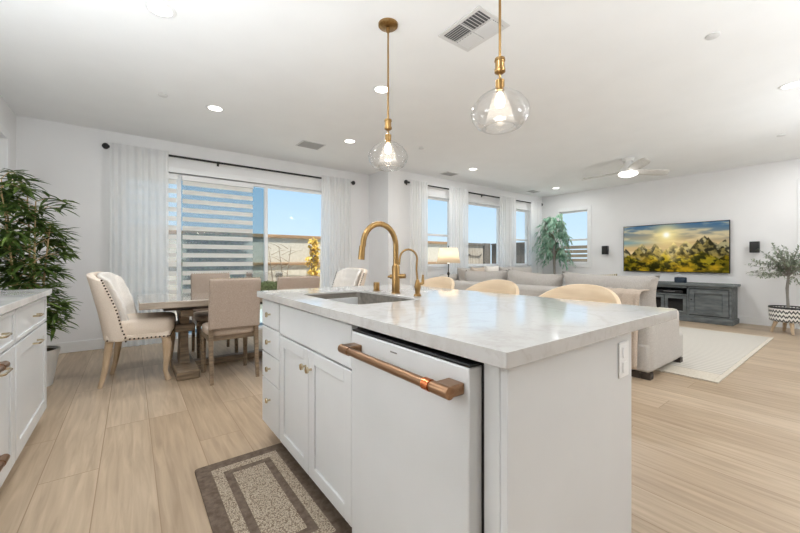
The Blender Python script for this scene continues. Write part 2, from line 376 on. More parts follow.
def obj(name, bm, mat, parent=None, bevel=0, seg=2, smooth=True, sub=0, solid=0, auto=40):
    bmesh.ops.recalc_face_normals(bm, faces=bm.faces)
    if parent is not None and not parent.get('_local'):
        bmesh.ops.translate(bm, vec=-root_loc(parent), verts=bm.verts)
    me = bpy.data.meshes.new(name); bm.to_mesh(me); bm.free(); me.materials.append(mat)
    if smooth:
        for p in me.polygons: p.use_smooth = True
        if not sub:
            me.set_sharp_from_angle(angle=math.radians(auto))
    o = bpy.data.objects.new(name, me); C.objects.link(o)
    if parent is not None: o.parent = parent
    if solid:
        q = o.modifiers.new('solidify', 'SOLIDIFY'); q.thickness = solid; q.offset = 0
    if sub:
        q = o.modifiers.new('subdivision', 'SUBSURF'); q.levels = sub; q.render_levels = sub
    if bevel:
        q = o.modifiers.new('bevel', 'BEVEL'); q.width = bevel; q.segments = seg; q.limit_method = 'ANGLE'; q.angle_limit = math.radians(45)
    return o
def root_loc(o):
    v = Vector(o.location)
    while o.parent is not None:
        o = o.parent; v = v + Vector(o.location)
    return v
def BM(): return bmesh.new()
def B(*a):
    bm = BM(); box(bm, *a); return bm
def tag(o, label, cat, group=None):
    o['label'] = label; o['category'] = cat
    if group: o['group'] = group
    return o
def thing(name, label, cat, loc=(0, 0, 0), group=None):
    o = bpy.data.objects.new(name, None); C.objects.link(o); o.location = loc; o.empty_display_size = .1
    return tag(o, label, cat, group)
def struct(name, bm, mat, parent=None, **k):
    o = obj(name, bm, mat, parent, **k)
    if parent is None: o['kind'] = 'structure'
    return o
def dup(root, loc, rz, label, group=None):
    r = root.copy(); C.objects.link(r); r.location = loc; r.rotation_euler = (0, 0, rz); r['label'] = label
    if group: r['group'] = group
    for ch in list(root.children):
        c = ch.copy(); C.objects.link(c); c.parent = r
        for g in list(ch.children):
            d = g.copy(); C.objects.link(d); d.parent = c
    return r
def place(o, loc, rz): o.location = loc; o.rotation_euler = (0, 0, rz)

# ------------------------------------------------------------------ room shell
HC = 2.74; XL, XR = -1.03, 8.55; YD, YL, YF = 5.80, 5.16, -2.6; XS = 3.64
bm = BM(); box(bm, XL-.15, XR+.15, YF-.15, YD+.16, -.12, 0); struct('floor', bm, M_floor)
bm = BM(); box(bm, XL-.15, XR+.15, YF-.15, YD+.16, HC, HC+.2); struct('ceiling', bm, M_ceil)
bm = BM(); wallbox(bm, 'y', XL-.15, .15, YF, YD, 0, HC, [(4.5, 5.36, 0, 2.36)]); struct('wall_left', bm, M_wall)
DW = (-.08, 2.78, .0, 2.32)
bm = BM(); wallbox(bm, 'x', YD, .15, XL-.15, XS+.15, 0, HC, [DW]); struct('wall_dining', bm, M_wall)
bm = B(XS, XS+.15, YL+.15, YD, 0, HC); struct('wall_return', bm, M_wall)
LW = [(4.42, 5.25, .99, 2.35), (5.52, 6.86, .99, 2.35), (7.22, 8.00, .99, 2.35)]
bm = BM(); wallbox(bm, 'x', YL, .15, XS, XR+.15, 0, HC, LW); struct('wall_living', bm, M_wall)
SW = (4.00, 4.70, 1.03, 2.30)
bm = BM(); wallbox(bm, 'y', XR, .15, YF, YL, 0, HC, [SW, (-.35, .62, 0, 2.33)]); struct('wall_right', bm, M_wall)
bm = B(XL-.15, XR+.15, YF-.15, YF, 0, HC); struct('wall_front', bm, M_wall)
def base(name, bxs):
    bm = BM()
    for b in bxs: box(bm, *b)
    struct(name, bm, M_trim, bevel=.004)
base('baseboard_left', [(XL, XL+.016, 3.40, 4.42, 0, .13), (XL, XL+.016, 5.45, YD, 0, .13)])
base('baseboard_dining', [(XL+.016, DW[0]-.07, YD-.016, YD, 0, .13), (DW[1]+.07, XS-.016, YD-.016, YD, 0, .13)])
base('baseboard_return', [(XS-.016, XS, YL-.016, YD, 0, .13)])
base('baseboard_living', [(XS, XR-.016, YL-.016, YL, 0, .13)])
base('baseboard_right', [(XR-.016, XR, .72, YL-.016, 0, .13), (XR-.016, XR, YF, -.45, 0, .13)])
# dining sliding door window: three glazed panels
def window(name, axis, pos, a0, a1, z0, z1, bars, casing=0, sill=False, rails=(), inside=-1, fw=.045):
    """pos: outer face of the frame; the frame is .06 deep."""
    bm = BM(); f = fw
    frame_rect(bm, axis, pos, .06, a0+f, a1-f, z0+f, z1-f, f-.002)
    for b in bars:
        (box(bm, b-.026, b+.026, pos+.004, pos+.056, z0+f, z1-f) if axis == 'x' else box(bm, pos+.004, pos+.056, b-.026, b+.026, z0+f, z1-f))
    for r in rails:
        (box(bm, a0+f, a1-f, pos+.006, pos+.054, r-.022, r+.022) if axis == 'x' else box(bm, pos+.006, pos+.054, a0+f, a1-f, r-.022, r+.022))
    w = struct(name, bm, M_trim, bevel=.004)
    edges = [a0+f] + list(bars) + [a1-f]
    for p, q in zip(edges, edges[1:]):
        bm = BM()
        (box(bm, p, q, pos+.027, pos+.033, z0+f, z1-f) if axis == 'x' else box(bm, pos+.027, pos+.033, p, q, z0+f, z1-f))
        obj('pane', bm, M_glass, w, smooth=False)
    return w
w1 = window('window_1', 'x', YD+.06, DW[0], DW[1], DW[2], DW[3], [.54, 1.735])
obj('insect_screen', B(.57, 1.72, YD+.125, YD+.127, .06, 2.27), M_screen, w1, smooth=False)
for i, (a0, a1, z0, z1) in enumerate(LW):
    w = window('window_%d' % (i+2), 'x', YL+.06, a0, a1, z0, z1, [], rails=([] if i == 1 else [1.61]), fw=.035)
w5 = window('window_5', 'y', XR+.05, SW[0], SW[1], SW[2], SW[3], [], rails=[1.6], fw=.035)
# casings
bm = BM(); frame_rect(bm, 'x', YD-.014, .014, DW[0], DW[1], DW[2], DW[3], .07, bottom=False); struct('trim_1', bm, M_trim, bevel=.003)
for i, (a0, a1, z0, z1) in enumerate(LW):
    bm = BM(); frame_rect(bm, 'x', YL-.014, .014, a0, a1, z0, z1, .07); box(bm, a0-.09, a1+.09, YL-.035, YL, z0-.024, z0)
    struct('trim_%d' % (i+2), bm, M_trim, bevel=.003)
bm = BM(); frame_rect(bm, 'y', XR-.016, .016, SW[0], SW[1], SW[2], SW[3], .09); struct('trim_5', bm, M_trim, bevel=.003)
def door(name, pos, thick, a0, a1, z1, side, casing_to):
    """Two-panel white door in the wall plane x=pos; casing stands on the room side (side=+1 room is +x)."""
    bm = BM(); fx = pos + (-.05 if side > 0 else .05)
    x0, x1 = min(fx, fx-side*.04), max(fx, fx-side*.04)
    box(bm, x0, x1, a0, a1, .006, z1)
    d = struct(name, bm, M_trim)
    bm = BM(); r = fx + side*.006
    for (q0, q1) in ((.12, 1.0), (1.12, z1-.12)):
        frame_rect(bm, 'y', r-.006, .012, a0+.16, a1-.16, q0+.05, q1-.05, .05)
    obj('panel_moulding', bm, M_trim, d, bevel=.004)
    bm = BM(); frame_rect(bm, 'y', pos if side > 0 else pos-.018, .018, a0, a1, 0, z1, .085, bottom=False)
    obj('casing', bm, M_trim, d, bevel=.004)
    bm = BM(); tube(bm, [(fx, a0+.07, .95), (fx+side*.05, a0+.07, .95)], .012); tube(bm, [(fx+side*.045, a0+.07, .95), (fx+side*.045, a0+.17, .95)], .009)
    obj('lever_handle', bm, M_knob, d)
door('door_1', XL, .15, 4.5, 5.36, 2.36, 1, 0)
door('door_2', XR, .15, -.35, .62, 2.33, -1, 0)

# ------------------------------------------------------------------ outside
bm = B(-14, 26, YD+.16, 26, -.25, -.10); struct('ground', bm, M_paving)
bm = B(XR+.16, 26, -10, YD+.16, -.25, -.10); struct('ground_side', bm, M_paving)
FY = 9.0
def fence(name, label, loc, x0, x1, mp, h=1.72):
    f = thing(name, label, 'fence', loc)
    obj('panel', B(x0, x1, FY, FY+.10, -.10, h-.03), mp, f)
    for (z0, z1) in ((h-.05, h+.03), (.98, 1.05)):
        obj('rail', B(x0-.02, x1+.02, FY-.05, FY+.14, z0, z1), M_cap, f, bevel=.006)
    return f
fence('garden_fence', 'cream stucco garden fence with brown wooden rails behind the dining window and narrow window', (4, FY, -.10), -3.2, 9.35, M_stucco)
g = thing('wooden_gate', 'weathered grey plank gate with black strap hinges seen through the middle living window', 'gate', (10.2, FY, -.10))
for i in range(6):
    x = 9.62+i*.205
    obj('board', B(x, x+.195, FY+.02, FY+.05, -.08, 1.66), M_fwood, g, bevel=.004)
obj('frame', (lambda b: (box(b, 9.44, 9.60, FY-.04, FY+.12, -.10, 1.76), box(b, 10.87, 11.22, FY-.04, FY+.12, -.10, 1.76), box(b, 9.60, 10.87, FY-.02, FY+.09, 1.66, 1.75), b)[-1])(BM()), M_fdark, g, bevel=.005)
for z in (.5, 1.30):
    bm = BM(); box(bm, 9.62, 10.1, FY+.005, FY+.018, z-.025, z+.025); obj('hinge', bm, M_black, g)
bm = BM(); tube(bm, [(9.75, FY, 1.5), (10.1, FY, 1.27), (10.6, FY, 1.25), (10.75, FY, 1.35)], .012); obj('latch_cord', bm, M_black, g)
sf = thing('slatted_fence', 'tan horizontal slat fence seen through the window beside the television', 'fence', (11.3, 4, -.10))
for i in range(12):
    z = -.05+i*.138
    obj('slat', B(11.28, 11.31, 1.5, 7.15, z, z+.10), M_slat, sf)
for y in (1.6, 3.4, 5.2, 6.99):
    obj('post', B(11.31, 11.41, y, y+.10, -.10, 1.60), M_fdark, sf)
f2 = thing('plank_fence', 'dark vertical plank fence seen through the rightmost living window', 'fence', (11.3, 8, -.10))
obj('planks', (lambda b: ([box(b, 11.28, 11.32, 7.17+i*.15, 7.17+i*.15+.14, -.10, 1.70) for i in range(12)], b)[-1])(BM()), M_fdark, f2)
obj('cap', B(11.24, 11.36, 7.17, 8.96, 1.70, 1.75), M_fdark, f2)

def leaf(bm, p, d, up, L, w, droop=0., seg=3):
    """One folded pointed leaf from p along d."""
    d = d.normalized(); s = d.cross(up)
    if s.length < 1e-4: s = d.orthogonal()
    s.normalize(); n = s.cross(d)
    ws = [.0, 1., .75, 0.] if seg == 3 else [0., 1., 0.]
    ts = [0., .35, .7, 1.] if seg == 3 else [0., .45, 1.]
    mid = []; lt = []; rt = []
    for t, q in zip(ts, ws):
        c = p + d*(L*t) - Vector((0, 0, droop*L*t*t))
        mid.append(bm.verts.new(c))
        if q: lt.append(bm.verts.new(c+s*(w*q)+n*w*.35)); rt.append(bm.verts.new(c-s*(w*q)+n*w*.35))
        else: lt.append(None); rt.append(None)
    for i in range(len(ts)-1):
        for side in (lt, rt):
            q = [mid[i], mid[i+1]] + [v for v in (side[i+1], side[i]) if v is not None]
            bm.faces.new(q if side is rt else q[::-1])
def rv(a=1.): return Vector((R.uniform(-a, a), R.uniform(-a, a), R.uniform(-a, a)))
def bush(name, label, cat, loc, h, rad, mleaf, n, L, stems=5, z0=.25):
    t = thing(name, label, cat, loc); bm = BM()
    for i in range(stems):
        a = R.uniform(0, 6.28); tube(bm, [(loc[0], loc[1], loc[2]), (loc[0]+rad*.4*math.cos(a), loc[1]+rad*.4*math.sin(a), loc[2]+h*.5), (loc[0]+rad*.6*math.cos(a), loc[1]+rad*.6*math.sin(a), loc[2]+h*.9)], [.02, .014, .006], 6)
    obj('stems', bm, M_bark, t)
    bm = BM()
    for i in range(n):
        a = R.uniform(0, 6.28); z = R.uniform(z0, 1); r = rad*math.sqrt(R.random())*(1-.5*abs(z-.5))
        p = Vector((loc[0]+r*math.cos(a), loc[1]+r*math.sin(a), loc[2]+h*z)); leaf(bm, p, rv(), Vector((0, 0, 1)), L*R.uniform(.7, 1.2), L*.28, .3, 2)
    obj('foliage', bm, mleaf, t, smooth=False); return t
bush('yellow_climber', 'yellow leafed climbing shrub against the cream fence outside the dining window', 'shrub', (3.74, 8.62, -.10), 1.75, .15, M_leafy, 420, .13)
bm = BM()
for (x, d) in ((2.95, 1), (3.16, -1), (2.7, 1)):
    tube(bm, [(x, 8.8, -.10), (x+.05*d, 8.8, .7), (x-.05*d, 8.78, 1.45)], [.018, .012, .005], 6)
    for i in range(5):
        z = .75+i*.16; s = 1 if i % 2 else -1
        tube(bm, [(x+.02*d, 8.8, z), (x+.02*d+s*.18, 8.76, z+.10), (x+.02*d+s*.34, 8.75, z+.13)], [.008, .006, .003], 5)
o = obj('bare_vine', bm, M_bark); tag(o, 'bare brown twigs trained along the cream fence outside', 'vine')
hd = thing('clipped_hedge', 'dark clipped hedge in front of the fence behind the striped blind', 'hedge', (1.42, 8.35, -.10))
bm = BM(); box(bm, .92, 1.94, 8.12, 8.62, -.098, 1.5); obj('stems', bm, M_bark, hd)
bm = BM()
for i in range(2600):
    p = Vector((R.uniform(.86, 2.0), R.choice([8.10, 8.12, 8.3, 8.5, 8.64]), R.uniform(-.02, 1.6)))
    if R.random() < .25: p.z = R.uniform(1.48, 1.62)
    leaf(bm, p, rv()+Vector((0, -.4, .3)), Vector((0, 0, 1)), R.uniform(.07, .12), .026, .2, 2)
obj('foliage', bm, M_leafd, hd, smooth=False)

# ------------------------------------------------------------------ cabinets
def shaker(bm, x, y0, y1, z0, z1, out, t=.02, rail=.058, deep=.008):
    """Framed flat-panel front whose outer face is at x; out=-1 faces -x, +1 faces +x."""
    xi = x - out*t; a, b = min(x, xi), max(x, xi)
    box(bm, a, b, y0, y0+rail, z0, z1); box(bm, a, b, y1-rail, y1, z0, z1)
    box(bm, a, b, y0+rail, y1-rail, z0, z0+rail); box(bm, a, b, y0+rail, y1-rail, z1-rail, z1)
    xp = x - out*deep; a, b = min(xp, xi), max(xp, xi); box(bm, a, b, y0+rail, y1-rail, z0+rail, z1-rail)
def knob(x, y, z, out, parent):
    bm = BM(); m = Matrix.Translation((x, y, z)) @ Matrix.Rotation(out*PI/2, 4, 'Y')
    lathe(bm, [(0, 0), (.006, 0), (.005, .010), (.006, .014), (.0145, .018), (.0155, .022), (.0145, .027), (0, .029)], (0, 0, 0), 16, m)
    return obj('knob', bm, M_knob, parent)
XF = .655
dc = thing('drawer_cabinet', 'narrow white four drawer cabinet at the far end of the island', 'cabinet', (1.0, 2.14, 0))
obj('body', B(XF+.021, 1.325, 1.975, 2.30, .10, .877), M_cab, dc, bevel=.002)
obj('toe_kick', B(XF+.08, 1.325, 1.98, 2.285, 0, .10), M_cab, dc)
for (z0, z1) in ((.712, .866), (.552, .706), (.392, .546), (.112, .386)):
    d = obj('drawer', B(XF, XF+.02, 1.981, 2.296, z0, z1), M_cab, dc, bevel=.004)
    knob(XF, 2.135, (z0+z1)/2 if z0 > .2 else .285, -1, d)
sc = thing('sink_cabinet', 'white two door sink cabinet with false panel in the island', 'cabinet', (1.0, 1.57, 0))
bm = BM()   # open-topped carcass so that the sink bowl hangs inside
for b in ((XF+.021, XF+.04, 1.16, 1.973, .10, .875), (1.305, 1.325, 1.16, 1.973, .10, .875), (XF+.04, 1.305, 1.16, 1.18, .10, .875), (XF+.04, 1.305, 1.953, 1.973, .10, .875), (XF+.04, 1.305, 1.18, 1.953, .10, .12)): box(bm, *b)
obj('body', bm, M_cab, sc)
obj('toe_kick', B(XF+.08, 1.325, 1.16, 1.973, 0, .10), M_cab, sc)
obj('false_panel', B(XF, XF+.02, 1.166, 1.969, .702, .866), M_cab, sc, bevel=.004)
for (y0, y1, ky) in ((1.166, 1.5655, 1.535), (1.5695, 1.969, 1.60)):
    bm = BM(); shaker(bm, XF, y0, y1, .112, .694, -1); d = obj('door', bm, M_cab, sc, bevel=.003)
    knob(XF, ky, .612, -1, d)
dw = thing('dishwasher', 'white dishwasher with bronze bar handle built into the island', 'dishwasher', (1.0, .855, 0))
obj('tub', B(XF+.03, 1.25, .565, 1.145, .10, .850), M_dwwhite, dw)
dd = obj('door', B(XF-.030, XF+.030, .562, 1.112, .105, .857), M_dwwhite, dw, bevel=.004)
obj('control_strip', B(XF-.027, XF+.10, .562, 1.112, .8575, .8655), M_blackpl, dw, bevel=.002)
for y in (.68, 1.06): obj('latch', B(XF+.005, XF+.06, y-.012, y+.012, .866, .873), M_blackpl, dw, bevel=.003)
obj('side_seal', B(XF+.022, XF+.029, 1.113, 1.158, .10, .86), M_blackpl, dw); obj('kick_plate', B(XF+.07, 1.2, .565, 1.145, .0, .10), M_blackpl, dw)
obj('side_seal', B(XF+.014, XF+.030, .5525, .5610, .10, .86), M_blackpl, dw)
bm = BM(); box(bm, XF-.0312, XF-.0295, .842, .874, .832, .836); obj('maker_mark', bm, M_mark, dw)
def bar_handle(parent, x, y0, y1, z, out, br=.0125, bar_len_in=.03):
    """Round bar on two square-shouldered brackets with a copper ring near one end."""
    xc = x + out*.050
    bm = BM(); tube(bm, [(xc, y0+.01, z), (xc, y1-.01, z)], br, 20)
    tube(bm, [(xc, y0-.028, z), (xc, y0+.03, z)], br*1.18, 20); tube(bm, [(xc, y1-.03, z), (xc, y1+.028, z)], br*1.18, 20)
    h = obj('handle', bm, M_bronze, parent)
    for ye in (y0, y1):
        bm = BM(); a, b = min(x, xc), max(x, xc)
        v = box(bm, a, b, ye-.026, ye+.026, z-.014, z+.014)
        obj('bracket', bm, M_bronze, h, bevel=.004)
    bm = BM(); tube(bm, [(xc, y0+.036, z), (xc, y0+.060, z)], br*1.22, 20); obj('copper_ring', bm, M_copper, h)
    return h
bar_handle(dw, XF-.030, .60, 1.065, .808, -1)
ep = thing('island_end_panel', 'tall white panel closing the near end of the island', 'panel', (1.0, .5, 0))
obj('panel', B(XF+.011, 1.346, .485, .505, 0, .877), M_cab, ep, bevel=.002)
obj('corner_post', B(XF+.011, XF+.10, .506, .5515, 0, .877), M_cab, ep, bevel=.002)
obj('back_panel', B(1.328, 1.346, .506, 2.30, 0, .877), M_cab, ep)
po = thing('power_outlet', 'white double power outlet on the island end panel', 'outlet', (1.286, .48, .79))
obj('plate', B(1.236, 1.308, .479, .4845, .732, .846), M_trim, po, bevel=.003)
for z in (.765, .813): obj('socket', B(1.256, 1.288, .476, .479, z-.017, z+.017), M_trim, po, bevel=.002)
# island countertop with the sink cut-out
CX0, CX1, CY0, CY1, CZ0, CZ1 = .632, 1.730, .462, 2.335, .878, .915
KX0, KX1, KY0, KY1 = .775, 1.165, 1.345, 1.975
def rrect(x0, x1, y0, y1, r, n=5):
    p = []
    for cx, cy, a in ((x1-r, y1-r, 0), (x0+r, y1-r, PI/2), (x0+r, y0+r, PI), (x1-r, y0+r, 3*PI/2)):
        for i in range(n+1): p.append((cx+r*math.cos(a+PI/2*i/n), cy+r*math.sin(a+PI/2*i/n)))
    return p
def ring_slab(bm, outer, inner, z0, z1):
    L = [[bm.verts.new((x, y, z)) for x, y in pts] for pts, z in ((outer, z0), (outer, z1), (inner, z1), (inner, z0))]
    n = len(outer)
    for a, b in zip(L, L[1:]+L[:1]):
        for k in range(n): bm.faces.new((a[k], a[(k+1) % n], b[(k+1) % n], b[k]))
bm = BM(); ring_slab(bm, rrect(CX0, CX1, CY0, CY1, .004), rrect(KX0, KX1, KY0, KY1, .05), CZ0, CZ1)
ct = obj('island_countertop', bm, M_quartz, bevel=.0015); tag(ct, 'white veined quartz worktop of the kitchen island with sink cut-out', 'countertop')
sk = thing('kitchen_sink', 'stainless steel undermount sink in the island worktop', 'sink', (.97, 1.66, .66))
bm = BM()
def loop(pts, z): return [bm.verts.new((x, y, z)) for x, y in pts]
ls = [loop(rrect(KX0-.02, KX1+.02, KY0-.02, KY1+.02, .06), .8765), loop(rrect(KX0+.002, KX1-.002, KY0+.002, KY1-.002, .05), .8765), loop(rrect(KX0+.003, KX1-.003, KY0+.003, KY1-.003, .05), .905), loop(rrect(KX0+.006, KX1-.006, KY0+.006, KY1-.006, .05), .905), loop(rrect(KX0+.008, KX1-.008, KY0+.008, KY1-.008, .05), .70), loop(rrect(KX0+.03, KX1-.03, KY0+.03, KY1-.03, .05), .665), loop(rrect(.96, .98, 1.65, 1.67, .009), .66)]
for a, b in zip(ls, ls[1:]):
    for k in range(len(a)): bm.faces.new((a[k], a[(k+1) % len(a)], b[(k+1) % len(b)], b[k]))
obj('basin', bm, M_steel, sk, solid=.0015)
bm = BM(); lathe(bm, [(0, .004), (.03, .006), (.044, .006), (.046, 0), (0, 0)], (.97, 1.66, .6615)); obj('drain', bm, M_steel, sk)
# taps
fa = thing('kitchen_faucet', 'tall brushed gold gooseneck faucet behind the sink', 'faucet', (1.24, 1.68, .915))
fx, fy = 1.24, 1.68
bm = BM(); lathe(bm, [(0, 0), (.027, 0), (.027, .005), (.0235, .008), (.0235, .155), (.0185, .165), (.0165, .17), (0, .17)], (fx, fy, .9152)); obj('body', bm, M_brass, fa)
r = .113; pts = [(fx, fy, 1.075), (fx, fy, 1.14)]
for i in range(1, 15):
    a = PI*i/14*1.0; pts.append((fx-r+r*math.cos(a), fy-.004*i/14, 1.19+.125*math.sin(a)))
pts.insert(2, (fx, fy, 1.19)); pts.append((fx-2*r-.006, fy-.004, 1.18))
bm = BM(); tube(bm, pts, .016, 16); sp = obj('spout', bm, M_brass, fa)
bm = BM(); tube(bm, [(fx-2*r-.005, fy-.004, 1.185), (fx-2*r-.012, fy-.004, 1.112)], [.0168, .0185], 16); obj('spray_head', bm, M_brass, fa)
bm = BM(); tube(bm, [(fx-.018, fy+.03, 1.012), (fx+.032, fy-.05, 1.017)], .0135, 14); tube(bm, [(fx-.018, fy+.03, 1.012), (fx-.026, fy+.043, 1.011)], .007, 10); obj('lever', bm, M_brass, fa)
ff = thing('filter_faucet', 'small polished gold filtered water tap right of the tall faucet', 'faucet', (1.24, 1.48, .915))
gx, gy = 1.24, 1.482
bm = BM(); lathe(bm, [(0, 0), (.021, 0), (.021, .006), (.013, .014), (.015, .03), (.019, .05), (.013, .07), (.010, .085), (.005, .09), (0, .09)], (gx, gy, .9152)); obj('body', bm, M_brass, ff)
pts = [(gx, gy, .99), (gx-.004, gy+.004, 1.06)]
for i in range(0, 11):
    a = PI*i/10; pts.append((gx-.047+.044*math.cos(a), gy+.020-.020*math.cos(a), 1.115+.052*math.sin(a)))
pts.append((gx-.093, gy+.042, 1.085))
bm = BM(); tube(bm, pts, .0055, 10); obj('spout', bm, M_brass, ff)
bm = BM(); tube(bm, [(gx, gy, .975), (gx+.022, gy-.022, .985)], .008, 10); tube(bm, [(gx+.02, gy-.02, .98), (gx+.021, gy-.021, 1.03)], [.009, .006], 10); obj('lever', bm, M_brass, ff)
bm = BM(); lathe(bm, [(0, 0), (.024, 0), (.024, .003), (.0195, .004), (.0195, .050), (.018, .054), (0, .055)], (0, 0, 0))
o = obj('air_gap_cap', bm, M_brass); o.location = (1.24, 1.886, .9152); tag(o, 'short gold cylinder cap standing left of the tall faucet', 'air gap')
# kitchen mat
bm = BM(); ring = rrect(-.235, .235, -.45, .45, .02, 3)
v0 = [bm.verts.new((x, y, 0)) for x, y in ring]; v1 = [bm.verts.new((x, y, .010)) for x, y in ring]
for k in range(len(ring)): bm.faces.new((v0[k], v0[(k+1) % len(ring)], v1[(k+1) % len(ring)], v1[k]))
bm.faces.new(v0[::-1]); bm.faces.new(v1)
o = obj('kitchen_mat', bm, M_mat, bevel=.003); o.location = (.4985, 1.69, .001); tag(o, 'brown and cream bordered woven mat on the floor before the sink', 'mat')

# left run of units
XB = -.455
def pull(x, y, z, L, out, parent):
    bm = BM(); n = 8
    tube(bm, [(x, y-L/2, z), (x+out*.024, y-L/2, z), (x+out*.030, y-L/2+.012, z), (x+out*.030, y+L/2-.012, z), (x+out*.024, y+L/2, z), (x, y+L/2, z)], .0055, 8)
    return obj('handle', bm, M_knob, parent)
def base_unit(y0, y1, label, hy):
    t = thing('base_cabinet', label, 'cabinet', (-.74, (y0+y1)/2, 0), 'left wall base cabinets')
    obj('body', B(XL+.004, XB-.021, y0, y1, .10, .877), M_cab, t)
    obj('toe_kick', B(XL+.004, XB-.08, y0, y1-.01, 0, .10), M_cab, t)
    bm = BM(); shaker(bm, XB, y0+.006, y1-.006, .70, .866, 1, rail=.022); d = obj('drawer', bm, M_cab, t, bevel=.003); pull(XB, hy, .783, .10, 1, d)
    bm = BM(); shaker(bm, XB, y0+.006, y1-.006, .112, .69, 1, rail=.075); d = obj('door', bm, M_cab, t, bevel=.003); pull(XB, hy, .625, .12, 1, d)
base_unit(2.552, 3.365, 'white drawer and door cabinet at the far end of the left run', 2.985)
base_unit(2.09, 2.549, 'white cabinet cut by the left edge between far cabinet and copper handled appliance', 2.26)
ap = thing('drawer_refrigerator', 'white two drawer appliance with bronze and copper bar handles in the left run', 'appliance', (-.74, 1.75, 0))
obj('body', B(XL+.004, XB-.03, 1.46, 2.086, .10, .877), M_dwwhite, ap)
obj('toe_kick', B(XL+.004, XB-.08, 1.46, 2.086, 0, .10), M_blackpl, ap)
for (z0, z1, hz) in ((.50, .868, .70), (.11, .49, .335)):
    d = obj('drawer', B(XB-.029, XB+.01, 1.464, 2.082, z0, z1), M_dwwhite, ap, bevel=.004)
    h = bar_handle(d, XB+.01, 1.52, 2.02, hz, 1)
bm = BM(); ring_o = B(XL+.004, XB+.022, 1.40, 3.395, .878, .915)
o = obj('side_countertop', ring_o, M_greyq, bevel=.003); tag(o, 'grey veined quartz worktop on the left run of cabinets', 'countertop')
bm = B(XL+.004, XL+.02, 1.40, 3.395, .916, 1.02); o = obj('backsplash_upstand', bm, M_greyq); tag(o, 'low quartz upstand along the wall behind the left worktop', 'backsplash')

# ------------------------------------------------------------------ bar stools
def make_stool():
    t = thing('bar_stool', '', 'stool', (0, 0, 0), 'bar stools along the island')
    # faces -x; back at +x
    bm = BM(); lathe(bm, [(0, .615), (.175, .615), (.20, .630), (.205, .655), (.19, .675), (.12, .685), (0, .687)], n=32); obj('seat', bm, M_stool, t)
    bm = BM()
    def f(u, v):
        a = (u-.5)*2*math.radians(118); k = abs(u-.5)*2
        top = .975-.33*k**2.2; z = .66+(top-.66)*v
        rad = .208+.032*v
        return (rad*math.cos(a), rad*math.sin(a)*1.02, z)
    grid(bm, f, 40, 8); obj('backrest', bm, M_stool, t, solid=.022, bevel=.006)
    for a in (45, 135, 225, 315):
        c, s = math.cos(math.radians(a)), math.sin(math.radians(a)); bm = BM()
        tube(bm, [(.14*c, .14*s, .62), (.19*c, .19*s, .0)], [.018, .013], 12); obj('leg', bm, M_stool, t)
    bm = BM(); q = .172
    pts = [(q*math.cos(math.radians(a)), q*math.sin(math.radians(a)), .22) for a in (45, 135, 225, 315)]
    for i in range(4): tube(bm, [pts[i], pts[(i+1) % 4]], .009, 8)
    obj('footrest', bm, M_knob, t); return t
st = make_stool(); place(st, (1.79, .955, 0), 0); st['label'] = 'bent wood bar stool nearest the camera, largest curved back above the worktop'
dup(st, (1.79, 1.53, 0), 0, 'bent wood bar stool in the middle of the row behind the island')
dup(st, (1.79, 2.09, 0), 0, 'bent wood bar stool farthest along the island, right of the gold taps')

# ------------------------------------------------------------------ dining furniture
TZ = .737
tb = thing('dining_table', 'long greyed oak trestle dining table by the window', 'table', (1.05, 4.24, 0))
bm = B(.052, 1.95, 3.79, 4.69, TZ-.062, TZ); obj('tabletop', bm, M_tabletop, tb, bevel=.006)
obj('apron', B(.24, 1.84, 3.93, 4.55, TZ-.10, TZ-.063), M_dkwood, tb)
for x in (.425, 1.66):
    obj('trestle_foot', B(x-.095, x+.095, 3.81, 4.67, 0, .085), M_grwood, tb, bevel=.012)
    bm = BM()
    def prof(t):    # half width of the curved trestle post
        return .056+.016*(2*t-1)**2
    def f(u, v):
        z = .088+(TZ-.165-.088)*v; w = prof(v); a = u*4
        q = [(-1, -1), (1, -1), (1, 1), (-1, 1), (-1, -1)]; i = min(int(a), 3); s = a-i
        px = q[i][0]*(1-s)+q[i+1][0]*s; py = q[i][1]*(1-s)+q[i+1][1]*s
        return (x+px*w*.62, 4.24+py*w*1.9, z)
    grid(bm, f, 4, 12); bmesh.ops.remove_doubles(bm, verts=bm.verts, dist=1e-5); obj('trestle_post', bm, M_grwood, tb, auto=30)
    obj('trestle_beam', B(x-.05, x+.05, 3.90, 4.58, TZ-.165, TZ-.102), M_grwood, tb, bevel=.006)
    obj('post_block', B(x-.085, x+.085, 4.10, 4.38, .40, .475), M_grwood, tb, bevel=.006)
obj('stretcher', B(.521, 1.564, 4.19, 4.29, .008, .07), M_grwood, tb, bevel=.005)

